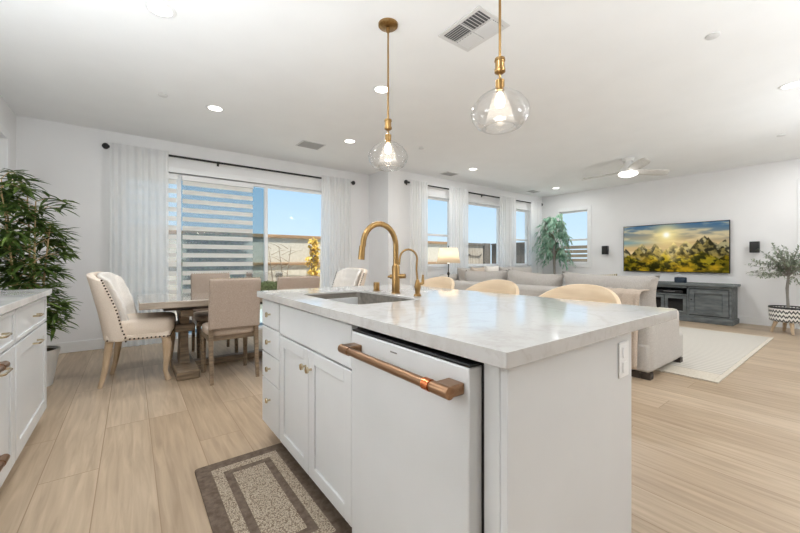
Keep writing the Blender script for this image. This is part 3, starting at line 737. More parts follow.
def make_chair():
    t = thing('dining_chair', '', 'chair', (0, 0, 0), 'taupe dining chairs along the table')
    # faces +y
    w = .215
    bm = BM(); pillow(bm, (0, .235, .455), (w+.005, .225, .045), .4, 28); obj('seat', bm, M_seatfab, t)
    bm = BM(); box(bm, -w, w, .03, .45, .375, .428); obj('seat_frame', bm, M_grwood, t, bevel=.005)
    bm = BM(); n = 9
    def f(u, v):
        x = (u-.5)*2; z = .485+.455*v; return (x*(w+.002), -.005-.05*v**1.5, z)
    grid(bm, f, 8, 8); b = obj('backrest', bm, M_taupe, t, solid=.06, bevel=.014, seg=3)
    bm = BM()
    for i in range(17):
        x = -w+.012+(2*w-.024)*i/16
        bmesh.ops.create_icosphere(bm, subdivisions=1, radius=.0058, matrix=Matrix.Translation((x, -.055, .946)))
    obj('nailhead_trim', bm, M_knob, t)
    for s in (-1, 1):
        bm = BM(); tube(bm, [(s*(w-.02), .425, .40), (s*(w-.02), .425, 0)], [.024, .019], 4); bmesh.ops.rotate(bm, cent=(s*(w-.02), .425, 0), matrix=Matrix.Rotation(PI/4, 3, 'Z'), verts=bm.verts); obj('leg', bm, M_grwood, t, smooth=False)
        bm = BM(); tube(bm, [(s*(w-.02), .02, .50), (s*(w-.02), .02, .36), (s*(w-.02), -.03, 0)], [.026, .026, .020], 4); obj('leg', bm, M_grwood, t, smooth=False)
    return t
ch = make_chair(); place(ch, (.765, 3.55, 0), 0); ch['label'] = 'taupe upholstered dining chair seen from behind at the near side of the table'
dup(ch, (1.375, 3.58, 0), 0, 'taupe dining chair whose back top shows just above the far end of the island')
dup(ch, (.795, 4.93, 0), PI, 'taupe dining chair across the table in front of the striped blind')

def make_wing():
    t = thing('wing_chair', '', 'chair', (0, 0, 0), 'tufted wing chairs at the table ends')
    # faces +x, seat centre near origin
    def shell(off, lim, z0, extra=0.):
        bm = BM()
        def f(u, v):
            th = (u-.5)*2*lim; z = z0+(1.0-z0)*v
            lean = -.185-.115*v**1.2
            D = .135+.015*math.sin(v*PI*1.5)+.03*math.exp(-(v/.15)**2)
            k = abs(math.sin(th)); y = (.27-off+.025*v)*sgnpow(math.sin(th), .55)
            x = lean+off+D*(1-abs(math.cos(th))**.8)
            zz = z-.075*(1-math.cos(th*.9))*v**3
            if extra: x += extra*(math.sin(zz*40+y*40)*math.sin(zz*40-y*40))
            return (x, y, zz)
        grid(bm, f, 40, 18); return bm, f
    bm, f = shell(0, PI/2, .40); obj('back_shell', bm, M_beige, t, solid=.05, bevel=.015, seg=3)
    bm, g2 = shell(.055, PI/2*.93, .50, .007); obj('tufted_back', bm, M_white_fab, t, solid=.04, sub=1)
    bm = BM(); pillow(bm, (.075, 0, .50), (.245, .265, .085), .38, 32); obj('seat', bm, M_beige, t)
    bm = BM(); box(bm, -.17, .30, -.262, .262, .395, .46); obj('seat_rail', bm, M_beige, t, bevel=.02)
    bm = BM()
    for s in (0, 1):
        for i in range(20):
            p = Vector(f(s, i/19)); p.y += (.028 if s else -.028)*1.0
            bmesh.ops.create_icosphere(bm, subdivisions=1, radius=.0088, matrix=Matrix.Translation(p))
        for i in range(15):
            bmesh.ops.create_icosphere(bm, subdivisions=1, radius=.0085, matrix=Matrix.Translation((-.155+.44*i/14, (.263 if s else -.263), .412)))
    for i in range(16): bmesh.ops.create_icosphere(bm, subdivisions=1, radius=.0085, matrix=Matrix.Translation((.300, -.25+.5*i/15, .412)))
    obj('nailhead_trim', bm, M_nail, t)
    for s in (-1, 1):
        bm = BM(); tube(bm, [(.262, s*.215, .41), (.275, s*.22, .33), (.272, s*.22, .20), (.262, s*.218, .09), (.276, s*.22, .03), (.290, s*.222, 0)], [.034, .038, .026, .019, .022, .026], 12); obj('leg', bm, M_ltwood, t)
        bm = BM(); tube(bm, [(-.15, s*.20, .41), (-.165, s*.205, .28), (-.185, s*.21, .13), (-.215, s*.215, 0)], [.032, .028, .022, .018], 10); obj('leg', bm, M_ltwood, t)
    return t
wc = make_wing(); place(wc, (.03, 4.20, 0), math.radians(-9)); wc['label'] = 'beige nailhead wing chair at the left end of the table'
dup(wc, (2.20, 4.27, -.0), PI+math.radians(6), 'tufted wing chair at the far right table end, top seen over the sink')
tp = thing('glass_terrarium', 'clear glass planter box with green moss on the dining table', 'planter', (1.22, 4.2, TZ+.001))
bm = BM(); X0, X1, Y0, Y1 = 1.05, 1.39, 4.08, 4.32; z0 = TZ+.001
for b in ((X0, X1, Y0, Y0+.005, z0, z0+.235), (X0, X1, Y1-.005, Y1, z0, z0+.235), (X0, X0+.005, Y0+.005, Y1-.005, z0, z0+.235), (X1-.005, X1, Y0+.005, Y1-.005, z0, z0+.235), (X0+.005, X1-.005, Y0+.005, Y1-.005, z0, z0+.006)): box(bm, *b)
obj('glass_box', bm, M_pglass, tp, smooth=False)
bm = BM(); pillow(bm, (1.22, 4.2, z0+.065), (.155, .11, .055), .5, 20)
for i in range(90): leaf(bm, Vector((1.22+R.uniform(-.14, .14), 4.2+R.uniform(-.1, .1), z0+.10)), rv()+Vector((0, 0, 1)), Vector((0, 0, 1)), .045, .012, .2, 2)
obj('moss', bm, M_grn, tp)

# ------------------------------------------------------------------ curtains, rods, blinds
def rod(name, label, x0, x1, y, z, wall, brackets):
    t = thing(name, label, 'curtain rod', ((x0+x1)/2, y, z))
    bm = BM(); tube(bm, [(x0, y, z), (x1, y, z)], .0145, 12); obj('pole', bm, M_black, t)
    for s, x in ((-1, x0), (1, x1)):
        bm = BM(); m = Matrix.Translation((x, y, z)) @ Matrix.Rotation(s*PI/2, 4, 'Y')
        lathe(bm, [(0, -.01), (.018, -.01), (.018, .004), (.012, .012), (.016, .02), (.034, .035), (.039, .052), (.034, .070), (.018, .084), (0, .090)], (0, 0, 0), 18, m); obj('finial', bm, M_black, t)
    for x in brackets:
        bm = BM(); box(bm, x-.008, x+.008, y, wall, z-.010, z+.010); box(bm, x-.014, x+.014, wall-.006, wall, z-.035, z+.035); tube(bm, [(x-.006, y, z), (x+.006, y, z)], .018, 12); obj('bracket', bm, M_black, t)
rod('curtain_rod', 'long black curtain rod above the dining window', -.20, 3.20, 5.72, 2.525, YD, [-.16, 1.02, 3.16])
rod('curtain_rod', 'black curtain rod above the three living room windows', 4.03, 8.33, 5.08, 2.527, YL, [4.05, 6.15, 8.28])
def curtain(label, x0, x1, y, z1, pleats, amp, seed, flare=0., group='white sheer curtain panels'):
    rr = random.Random(seed); ph = [rr.uniform(0, 6.28) for _ in range(4)]
    bm = BM()
    def f(u, v):
        s = u+.012*math.sin(2*PI*2*u+ph[1])+.004*math.sin(5*v+ph[3])
        A = .62*amp*(.55+.45*v)
        w = A*math.sin(2*PI*pleats*s+ph[0])+.35*A*math.sin(2*PI*(pleats*.53)*s+ph[2]+v*1.2)
        x = x0+(x1-x0)*u+flare*(u-.5)*v
        return (x, y+w*(1 if v > .03 else .8), z1+(.012-z1)*v)
    grid(bm, f, int(pleats*14), 22)
    o = obj('sheer_curtain', bm, M_curt, auto=180); o2 = tag(o, label, 'curtain', group)
    return o
curtain('white sheer curtain left of the dining window beside the bamboo', -.21, .40, 5.665, 2.565, 8, .026, 1)
curtain('white sheer curtain right of the dining window near the wall corner', 2.60, 3.17, 5.665, 2.565, 8, .030, 2, .08)
curtain('leftmost living room curtain, just right of the wall corner', 4.03, 4.46, 5.02, 2.565, 7, .024, 3, .03)
curtain('living room curtain between narrow left window and wide middle window', 5.02, 5.58, 5.02, 2.565, 8, .024, 4)
curtain('living room curtain between wide middle window and narrow right window', 6.60, 7.22, 5.02, 2.565, 8, .024, 5)
curtain('rightmost living room curtain in the corner behind the ficus', 7.82, 8.28, 5.02, 2.565, 6, .024, 6)
def zebra(label, x0, x1, y, z0, z1):
    t = thing('zebra_blind', label, 'blind', ((x0+x1)/2, y, z1), 'striped roller blinds on the dining window')
    obj('cassette', B(x0-.01, x1+.01, y-.03, y+.03, z1-.03, z1+.045), M_trim, t, bevel=.008)
    bm = BM(); z = z1-.03
    while z > z0+.03:
        box(bm, x0, x1, y-.004, y-.002, max(z-.064, z0), z); z -= .127
    obj('fabric_bands', bm, M_blind, t, smooth=False)
    obj('mesh_fabric', B(x0, x1, y+.0, y+.001, z0, z1-.03), M_mesh, t, smooth=False)
    obj('bottom_rail', B(x0, x1, y-.012, y+.012, z0-.025, z0), M_trim, t, bevel=.005)
zebra('wide striped roller blind over the middle glass panel', .575, 1.515, 5.822, .17, 2.255)
zebra('narrow striped roller blind partly behind the left dining curtain', -.03, .505, 5.822, .17, 2.255)

# ------------------------------------------------------------------ ceiling fittings
def area(name, parent, size, power, col=(.97, .985, 1.0), shape='DISK', z=0):
    l = bpy.data.lights.new(name, 'AREA'); l.shape = shape; l.size = size; l.energy = power; l.color = col
    o = bpy.data.objects.new(name, l); C.objects.link(o); o.parent = parent; o.location = (0, 0, z); return o
def point(name, parent, loc, power, col=(1, .9, .76), rad=.03):
    l = bpy.data.lights.new(name, 'POINT'); l.energy = power; l.color = col; l.shadow_soft_size = rad
    o = bpy.data.objects.new(name, l); C.objects.link(o); o.parent = parent; o.location = loc; return o
def make_can():
    t = thing('recessed_light', '', 'ceiling light', (0, 0, 0), 'recessed ceiling lights')
    bm = BM(); lathe(bm, [(.066, -.001), (.068, -.006), (.086, -.006), (.092, -.001), (.066, -.001)], n=36); obj('trim_ring', bm, M_trim, t)
    bm = BM(); lathe(bm, [(0, -.004), (.0655, -.003), (.0655, -.001), (0, -.001)], n=36); obj('lens', bm, M_can, t)
    area('lamp', t, .13, CAN_W, z=-.009); return t
cans = [((.15, 2.78), 'recessed light cut near the top left, above the kitchen aisle'),
        ((.72, 4.24), 'recessed light above the left half of the dining table'),
        ((1.91, 2.81), 'recessed light behind the stem of the left pendant'),
        ((2.39, 4.30), 'recessed light left of the left glass pendant, near the ceiling vent'),
        ((4.885, 4.29), 'recessed light beside the grey vent before the left living windows'),
        ((7.67, 4.29), 'recessed light in the far living room corner above the ficus'),
        ((4.91, .44), 'recessed light at the right edge of the picture'),
        ((1.91, -.15), 'recessed light over the kitchen side of the island, out of view'),
        ((.15, .9), 'recessed light over the kitchen aisle behind the camera'),
        ((7.67, .44), 'recessed light above the olive tree, out of view'),
        ((4.91, -1.7), 'recessed light in the open room behind the camera, right'),
        ((1.9, -1.7), 'recessed light in the kitchen behind the camera, left')]
c0 = make_can()
for i, (p, l) in enumerate(cans):
    if i == 0: place(c0, (p[0], p[1], HC), 0); c0['label'] = l
    else:
        d = dup(c0, (p[0], p[1], HC), 0, l)
def pend(label, x, y):
    t = thing('pendant_light', label, 'pendant', (x, y, HC), 'glass pendants above the island'); t['_local'] = 1
    bm = BM(); lathe(bm, [(0, -.022), (.060, -.020), (.067, -.014), (.068, 0), (0, 0)], n=32); lathe(bm, [(0, -.055), (.013, -.055), (.016, -.026), (0, -.026)], n=16); obj('canopy', bm, M_brass, t)
    bm = BM(); tube(bm, [(0, 0, -.04), (0, 0, -.675)], .0062, 10); obj('stem', bm, M_brass, t)
    D = .04; bm = BM(); lathe(bm, [(0, -.775+D), (.012, -.775+D), (.026, -.765+D), (.026, -.752+D), (.022, -.748+D), (.022, -.715+D), (.026, -.712+D), (.024, -.700+D), (0, -.698+D)], n=24)
    lathe(bm, [(0, -.80+D), (.006, -.80+D), (.006, -.77+D), (0, -.77+D)], n=10); lathe(bm, [(0, -.858+D), (.021, -.856+D), (.022, -.806+D), (.012, -.799+D), (0, -.798+D)], n=20); obj('socket', bm, M_brass, t)
    bm = BM(); lathe(bm, [(.0235, -.806), (.040, -.814), (.070, -.830), (.105, -.856), (.130, -.890), (.138, -.920), (.130, -.952), (.106, -.984), (.080, -.998), (.070, -.994), (.064, -.984)], n=56); g = obj('glass_globe', bm, M_pglass, t, auto=180)
    bm = BM(); lathe(bm, [(.022, -.822), (.034, -.850), (.050, -.895), (.060, -.940), (.063, -.965)], n=32); obj('glow_veil', bm, M_haze, t, auto=180)  # thin veil added inside the globe to imitate the bulb's hazy glow
    bm = BM(); lathe(bm, [(0, -.819), (.012, -.825), (.020, -.850), (.024, -.870), (.018, -.890), (0, -.897)], n=20); obj('bulb', bm, M_bulb, t)
    point('bulb_light', t, (0, 0, -.935), PEND_W)
pend('left glass pendant, farther along the island with its canopy in view', 1.417, 2.01)
pend('right glass pendant, nearer the camera with stem running out of frame', 1.417, 1.076)
# ceiling vents
vt = thing('ceiling_vent', 'square white ceiling diffuser right of the left pendant', 'vent', (1.935, 1.70, HC), 'ceiling vents')
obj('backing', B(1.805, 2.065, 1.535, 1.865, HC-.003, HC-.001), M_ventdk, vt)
bm = BM()
for b in ((1.775, 2.095, 1.505, 1.535), (1.775, 2.095, 1.865, 1.895), (1.775, 1.805, 1.535, 1.865), (2.065, 2.095, 1.535, 1.865), (1.93, 1.94, 1.535, 1.865), (1.805, 2.065, 1.695, 1.705)): box(bm, b[0], b[1], b[2], b[3], HC-.008, HC-.0005)
obj('frame', bm, M_vent, vt, bevel=.002)
for qi, (xa, xb, ya, yb) in enumerate(((1.808, 1.928, 1.538, 1.694), (1.942, 2.063, 1.538, 1.694), (1.808, 1.928, 1.706, 1.863), (1.942, 2.063, 1.706, 1.863))):
    bm = BM()
    for i in range(6):
        if qi in (0, 3):
            y = ya+(yb-ya)*(i+.5)/6; box(bm, xa, xb, -.009, .009, -.0008, .0008, Matrix.Translation((0, y, HC-.008)) @ Matrix.Rotation(math.radians(35 if qi == 0 else -35), 4, 'X'))
        else:
            x = xa+(xb-xa)*(i+.5)/6; box(bm, -.008, .008, ya, yb, -.0008, .0008, Matrix.Translation((x, 0, HC-.008)) @ Matrix.Rotation(math.radians(35 if qi == 1 else -35), 4, 'Y'))
    obj('louvres', bm, M_vent, vt, smooth=False)
def small_vent(label, x0, x1, y0, y1):
    t = thing('ceiling_vent', label, 'vent', ((x0+x1)/2, (y0+y1)/2, HC), 'ceiling vents')
    obj('backing', B(x0+.02, x1-.02, y0+.02, y1-.02, HC-.003, HC-.001), M_ventgrey, t)
    bm = BM()
    for b in ((x0, x1, y0, y0+.02), (x0, x1, y1-.02, y1), (x0, x0+.02, y0+.02, y1-.02), (x1-.02, x1, y0+.02, y1-.02)): box(bm, b[0], b[1], b[2], b[3], HC-.007, HC-.0005)
    obj('frame', bm, M_vent, t)
    bm = BM(); n = 9
    for i in range(n):
        y = y0+.03+(y1-y0-.06)*i/(n-1); box(bm, x0+.02, x1-.02, -.008, .008, -.0008, .0008, Matrix.Translation((0, y, HC-.007)) @ Matrix.Rotation(math.radians(-28), 4, 'X'))
    obj('louvres', bm, M_ventgrey, t, smooth=False)
small_vent('grey slotted ceiling vent above the right dining curtain', 1.86, 2.20, 4.63, 4.92)
small_vent('grey slotted ceiling vent above the left living room window', 4.64, 4.94, 4.67, 4.90)
small_vent('grey slotted ceiling vent in the far corner near the ficus', 7.46, 7.78, 4.72, 4.92)
for i, (x, y, l) in enumerate(((.25, 4.21, 'flat white ceiling disc above the left curtain'), (3.37, .69, 'flat white ceiling disc at the upper right'), (6.76, .70, 'flat white ceiling disc right of the fan'), (3.37, 3.94, 'flat white ceiling disc right of the left pendant'))):
    bm = BM(); lathe(bm, [(0, -.014), (.036, -.012), (.042, -.007), (.042, 0), (0, 0)], n=28); o = obj('sprinkler_cover', bm, M_vent); o.location = (x, y, HC); tag(o, l, 'sprinkler cover', 'ceiling sprinkler covers')
# fan
fn = thing('ceiling_fan', 'white three blade ceiling fan with round light in the living room', 'fan', (6.35, 2.34, HC)); fn['_local'] = 1
bm = BM(); lathe(bm, [(0, -.06), (.05, -.06), (.075, -.05), (.09, 0), (0, 0)], n=32); obj('canopy', bm, M_fan, fn)
bm = BM(); lathe(bm, [(0, -.24), (.10, -.24), (.125, -.225), (.12, -.17), (.07, -.12), (.055, -.06), (0, -.06)], n=36); obj('motor_housing', bm, M_fan, fn)
bm = BM(); lathe(bm, [(0, -.295), (.08, -.29), (.125, -.27), (.135, -.25), (.13, -.241), (0, -.241)], n=36); obj('light_lens', bm, M_fanlens, fn)
for ang in (-31, -141, 91):
    bm = BM()
    def f(u, v):
        r = .09+.62*u; w = (.050+.030*math.sin(min(1, u*1.15)*PI*.75))*(1-.55*max(0, (u-.8)/.2)**2)
        return (r, (v-.5)*2*w, -.212-.026*(v-.5)*2)
    grid(bm, f, 16, 4); bmesh.ops.rotate(bm, cent=(0, 0, 0), matrix=Matrix.Rotation(math.radians(ang), 3, 'Z'), verts=bm.verts)
    obj('blade', bm, M_blade, fn, solid=.010)
area('fan_lamp', fn, .2, FAN_W, z=-.30)

# ------------------------------------------------------------------ living room
def sofa_main():
    t = thing('sofa', 'cream sofa with its back to the island, facing the television', 'sofa', (4.25, 2.55, 0))
    y0, y1 = 1.20, 3.85
    obj('base', B(3.80, 4.78, y0+.02, y1-.02, .062, .33), M_sofa, t, bevel=.03, seg=3)
    obj('back', B(3.79, 4.02, y0+.16, y1, .065, .80), M_sofa, t, bevel=.05, seg=4)
    for (a, b) in ((y0, y0+.22), (y1-.22, y1)):
        obj('arm', B(3.81, 4.60, a, b, .064, .60), M_sofa, t, bevel=.05, seg=4)
    n = 3; yy = y0+.23; w = (y1-y0-.46)/n
    for i in range(n):
        bm = BM(); pillow(bm, (4.40, yy+w*(i+.5), .40), (.40, w/2-.004, .09), .25, 28); obj('seat_cushion', bm, M_sofa, t)
    for (a, b) in ((1.24, 2.20), (2.21, 2.97), (2.98, 3.72)):
        bm = BM(); cushion(bm, (4.12, (a+b)/2, .725), (.15, (b-a)/2+.012, .245), Matrix.Rotation(math.radians(-9), 4, 'Y') @ Matrix.Rotation(math.radians(R.uniform(-4, 4)), 4, 'X')); obj('back_cushion', bm, M_cush, t)
    for (x, y) in ((3.84, y0+.06), (4.70, y0+.06), (3.84, y1-.1), (4.70, y1-.1)):
        obj('leg', B(x-.03, x+.05, y-.04, y+.04, 0 if x < 4 else .0141, .063), M_dkwood, t)
    obj('plinth', B(3.80, 3.86, y0+.10, y1-.16, .002, .062), M_dkwood, t)
sofa_main()
def sofa_window():
    t = thing('sofa', 'cream sofa under the living room windows', 'sofa', (6.0, 4.45, 0))
    x0, x1 = 4.62, 7.42; y0, y1 = 4.0, 4.92
    obj('base', B(x0+.02, x1-.02, y0+.08, y1, .062, .33), M_sofa, t, bevel=.03, seg=3)
    obj('back', B(x0, x1, y1-.22, y1, .065, .84), M_sofa, t, bevel=.05, seg=4)
    for (a, b) in ((x0, x0+.22), (x1-.22, x1)): obj('arm', B(a, b, y0+.04, y1-.23, .064, .60), M_sofa, t, bevel=.05, seg=4)
    n = 3; w = (x1-x0-.46)/n
    for i in range(n):
        cx = x0+.23+w*(i+.5)
        bm = BM(); pillow(bm, (cx, y0+.38, .41), (w/2-.004, .37, .09), .25, 28); obj('seat_cushion', bm, M_sofa, t)
        bm = BM(); cushion(bm, (cx, y1-.31, .735), (.13, w/2+.01, .24), Matrix.Rotation(math.radians(-8), 4, 'X') @ Matrix.Rotation(PI/2, 4, 'Z')); obj('back_cushion', bm, M_cush, t)
    for (x, y) in ((x0+.08, y0+.12), (x1-.08, y0+.12), (x0+.08, y1-.1), (x1-.08, y1-.1)): obj('leg', B(x-.03, x+.03, y-.03, y+.03, 0, .063), M_dkwood, t)
sofa_window()
def throw_pillow(label, c, s, rot, mat):
    bm = BM(); cushion(bm, (0, 0, 0), s); o = obj('throw_pillow', bm, mat); o.location = c; o.rotation_euler = rot; tag(o, label, 'pillow', 'throw pillows on the sofas')
M_stripe = wave_mat('striped_pillow_fabric', (150, 140, 116), (216, 204, 184), 14, 'Y', .9, .4)
throw_pillow('striped olive and cream pillow on the sofa facing the television', (4.47, 1.98, .735), (.09, .23, .225), (0, math.radians(-14), .1), M_stripe)
throw_pillow('white pillow between two tan pillows on the sofa under the windows', (5.445, 4.36, .775), (.09, .195, .235), (0, math.radians(-10), PI/2), M_white_fab)
throw_pillow('tan pillow left of the white pillow on the sofa under the windows', (5.045, 4.36, .765), (.09, .18, .225), (0, math.radians(-10), PI/2), M_throw)
throw_pillow('tan pillow right of the white pillow on the sofa under the windows', (5.855, 4.36, .765), (.09, .19, .225), (0, math.radians(-10), PI/2), M_cush)
# throw blanket over the near corner of the sofa back
bm = BM()
prof = [(3.768, .36), (3.770, .55), (3.772, .72), (3.778, .79), (3.80, .816), (3.90, .820), (4.00, .817)]
prof = [(3.762, .09)] + prof
def f(u, v):
    i = v*(len(prof)-1); a = min(int(i), len(prof)-2); s = i-a
    x = prof[a][0]*(1-s)+prof[a+1][0]*s; z = prof[a][1]*(1-s)+prof[a+1][1]*s
    y = 1.29+.42*u; hang = max(0, 1-v*1.55)
    return (x-.018*hang*(1+math.sin(u*30))*1.0, y+.02*hang*math.sin(u*22+1), z+.004*math.sin(u*25))
grid(bm, f, 44, 42)
o = obj('throw_blanket', bm, M_throw, solid=.008, auto=180); tag(o, 'sand coloured blanket hanging in folds over the near corner of the sofa back', 'blanket')
# rug
rg = thing('area_rug', 'large cream ribbed rug on the living room floor', 'rug', (5.7, 2.4, 0))
obj('field', B(4.50, 7.20, .86, 3.78, .0005, .014), M_rug, rg, bevel=.004)
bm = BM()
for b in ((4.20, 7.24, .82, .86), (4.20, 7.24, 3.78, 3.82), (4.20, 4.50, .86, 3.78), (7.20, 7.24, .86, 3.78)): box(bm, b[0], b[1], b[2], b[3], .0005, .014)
obj('edge_strips', bm, M_rugedge, rg, bevel=.003)  # tan strips round the field, widest at the sofa end
# side table, lamp, small plant
sd = thing('side_table', 'small round side table holding the lamp behind the sofa', 'table', (4.16, 4.22, 0)); sd['_local'] = 1
bm = BM(); lathe(bm, [(0, .53), (.23, .53), (.235, .54), (.23, .555), (0, .555)], n=36); obj('tabletop', bm, M_grwood, sd)
bm = BM(); lathe(bm, [(0, 0), (.16, 0), (.16, .015), (.03, .03), (.022, .10), (.022, .50), (.05, .53), (0, .53)], n=24); obj('pedestal', bm, M_grwood, sd)
lp = thing('table_lamp', 'lit table lamp with pale tapered shade and dark stem by the left living window', 'lamp', (4.16, 4.18, .556)); lp['_local'] = 1
bm = BM(); lathe(bm, [(0, 0), (.075, 0), (.075, .012), (.02, .022), (.012, .05), (.012, .30), (.022, .32), (.022, .34), (.008, .36), (.008, .50), (0, .50)], n=24); obj('stem', bm, M_black, lp)
bm = BM(); lathe(bm, [(.192, .505), (.142, .752)], n=40); obj('lamp_shade', bm, M_shade, lp, solid=.003, auto=180)
bm = BM(); lathe(bm, [(0, .50), (.016, .50), (.026, .56), (.030, .60), (.02, .64), (0, .65)], n=16); obj('bulb', bm, M_bulb, lp)
bm = BM(); lathe(bm, [(0, .76), (.012, .765), (.008, .785), (0, .79)], n=12); tube(bm, [(-.14, 0, .745), (.14, 0, .745)], .003, 6); tube(bm, [(0, 0, .745), (0, 0, .765)], .003, 6); tube(bm, [(.014, 0, .50), (.05, 0, .58), (.045, 0, .68), (0, 0, .745)], .0025, 6); obj('harp', bm, M_black, lp)
point('lamp_light', lp, (0, 0, .68), LAMP_W, (1, .94, .87), rad=.04)
sp_ = thing('potted_succulent', 'small dark green plant in a pot at the foot of the lamp', 'plant', (4.31, 4.10, .556)); sp_['_local'] = 1
bm = BM(); lathe(bm, [(0, 0), (.05, 0), (.065, .09), (.058, .09), (.05, .075), (0, .075)], n=20); obj('pot', bm, M_pot, sp_)
bm = BM()
for i in range(60):
    a = R.uniform(0, 6.28); leaf(bm, Vector((0, 0, .075)), Vector((math.cos(a), math.sin(a), R.uniform(.5, 2.2))), Vector((0, 0, 1)), R.uniform(.08, .13), .016, .2, 2)
obj('foliage', bm, M_leafd, sp_, smooth=False)
# television
tv = thing('television', 'large flat wall television showing sunrise over mountain peaks', 'television', (8.5, 2.355, .87))
obj('casing', B(8.482, 8.51, 1.50, 3.215, .868, 1.826), M_blackpl, tv, bevel=.004)
obj('wall_mount', B(8.511, 8.549, 2.1, 2.6, 1.15, 1.5), M_black, tv)
nx, ny = 300, 168
yy = np.linspace(3.203, 1.512, nx); zz = np.linspace(.882, 1.814, ny)
rs = np.random.RandomState(5)
def vnoise(u, v, seed):
    r = np.random.RandomState(seed); g = r.rand(128, 128); iu = np.floor(u).astype(int); iv = np.floor(v).astype(int); fu = u-iu; fv = v-iv
    fu = fu*fu*(3-2*fu); fv = fv*fv*(3-2*fv); iu %= 127; iv %= 127
    return (g[iv, iu]*(1-fu)+g[iv, iu+1]*fu)*(1-fv)+(g[iv+1, iu]*(1-fu)+g[iv+1, iu+1]*fu)*fv
def fbm(u, v, seed, o=5):
    t = 0; a = .5
    for i in range(o): t = t+a*vnoise(u*2**i, v*2**i, seed+i); a *= .5
    return t
U, V = np.meshgrid(np.linspace(0, 1, nx), np.linspace(0, 1, ny))
def srgb(*c): return np.array([x/255. for x in c])
def mixc(a, b, t): return a*(1-t[..., None])+b*t[..., None]
sd2 = np.sqrt(((U-.45)*1.8)**2+(V-.78)**2)
img = mixc(np.ones(U.shape+(3,))*srgb(196, 168, 120), np.ones(U.shape+(3,))*srgb(70, 104, 134), np.clip((V-.62)/.38+.25*(np.abs(U-.45)*2-.4), 0, 1))
cl = fbm(U*5, V*14, 11); img = mixc(img, np.ones(U.shape+(3,))*srgb(240, 214, 160), np.clip((cl-.48)*5, 0, 1)*.6)
img = mixc(img, np.ones(U.shape+(3,))*srgb(118, 152, 158), np.clip(1-np.abs(V-.63)*9, 0, 1)*np.clip(1-U*2.2, 0, 1))
def peaks(lst, seed, rough):
    h = np.zeros(nx); u = np.linspace(0, 1, nx)
    for (c, w, a) in lst: h = np.maximum(h, a*np.clip(1-np.abs(u-c)/(w*1.9), 0, 1)**.75)
    n = fbm(u*10, u*0+.5, seed, 6)-.5; n2 = 1-np.abs(2*fbm(u*20, u*0+.3, seed+7, 4)-1)
    return (h+rough*n+rough*.5*(n2-.6))[None, :]*np.ones(U.shape)
layers = (([(.02, .10, .50), (.20, .12, .60), (.34, .12, .62), (.52, .10, .62), (.64, .12, .66), (.80, .16, .74), (.97, .12, .66)], (150, 146, 118), 21, .10),
          ([(.0, .15, .30), (.16, .10, .52), (.27, .08, .50), (.36, .07, .56), (.45, .05, .52), (.60, .09, .54), (.74, .10, .66), (.83, .09, .70), (.95, .12, .50)], (112, 106, 70), 31, .10),
          ([(.05, .2, .34), (.3, .12, .38), (.44, .07, .46), (.58, .14, .36), (.78, .16, .42), (.98, .10, .36)], (104, 104, 34), 41, .12),
          ([(.1, .25, .22), (.35, .14, .26), (.62, .2, .22), (.97, .10, .34)], (88, 84, 24), 51, .12))
for k, (lst, col, sd_, rough) in enumerate(layers):
    h = peaks(lst, sd_, rough)
    inside = np.clip((h-V)*70, 0, 1)
    det = fbm(U*26+V*8, V*12-U*6, sd_+5); lit = np.clip((det-.40)*5, 0, 1)
    colr = mixc(np.ones(U.shape+(3,))*srgb(*col)*.42, np.ones(U.shape+(3,))*(srgb(*col)*.95+srgb(*((110, 74, 4) if k > 1 else (70, 52, 14)))*np.exp(-sd2*1.6)[..., None]*1.5), lit)
    mist = np.clip(1-(h-V)*6, 0, 1)*np.exp(-((U-.47)/.22)**2)*.55+np.clip((V-.1)*2, 0, 1)*np.exp(-((U-.5)/.12)**2)*.25
    colr = mixc(colr, np.ones(U.shape+(3,))*srgb(244, 216, 140), np.clip(mist, 0, 1)*(1 if k < 3 else .35))
    img = mixc(img, colr, inside)
gold = np.clip((fbm(U*9, V*9, 71)-.5)*6, 0, 1)*np.clip((.42-V)*4, 0, 1); img = mixc(img, np.ones(U.shape+(3,))*srgb(206, 160, 40), gold*.6)
img = mixc(img, np.ones(U.shape+(3,))*srgb(40, 44, 12), np.clip((fbm(U*6, V*7, 91)-.52)*6, 0, 1)*np.clip((.3-V)*5, 0, 1)*.75)
img = mixc(img, np.ones(U.shape+(3,))*srgb(255, 236, 160), np.clip(np.exp(-(sd2/.22)**2)*.85, 0, 1)); img = mixc(img, np.ones(U.shape+(3,))*srgb(255, 255, 240), np.clip(np.exp(-(sd2/.055)**2)*1.3, 0, 1))
img = np.clip(img, 0, 1); imgl = np.where(img <= .04045, img/12.92, ((img+.055)/1.055)**2.4)
verts = [(8.4805-8.5, y-2.355, z-.87) for z in zz for y in yy]
faces = [(j*nx+i, j*nx+i+1, (j+1)*nx+i+1, (j+1)*nx+i) for j in range(ny-1) for i in range(nx-1)]
me = bpy.data.meshes.new('screen'); me.from_pydata(verts, [], faces); me.materials.append(M_tv)
at = me.color_attributes.new('picture', 'FLOAT_COLOR', 'POINT'); buf = np.ones((nx*ny, 4), np.float32); buf[:, :3] = imgl.reshape(-1, 3); at.data.foreach_set('color', buf.ravel())
scr = bpy.data.objects.new('screen', me); C.objects.link(scr); scr.parent = tv
def speaker(label, y):
    t = thing('wall_speaker', label, 'speaker', (8.5, y, 1.24), 'small wall speakers')
    obj('cabinet', B(8.42, 8.50, y-.06, y+.06, 1.235, 1.425), M_blackpl, t, bevel=.006)
    obj('grille', B(8.415, 8.419, y-.052, y+.052, 1.245, 1.415), M_black, t)
    bm = BM(); box(bm, 8.501, 8.549, y-.02, y+.02, 1.30, 1.36); obj('bracket', bm, M_black, t)
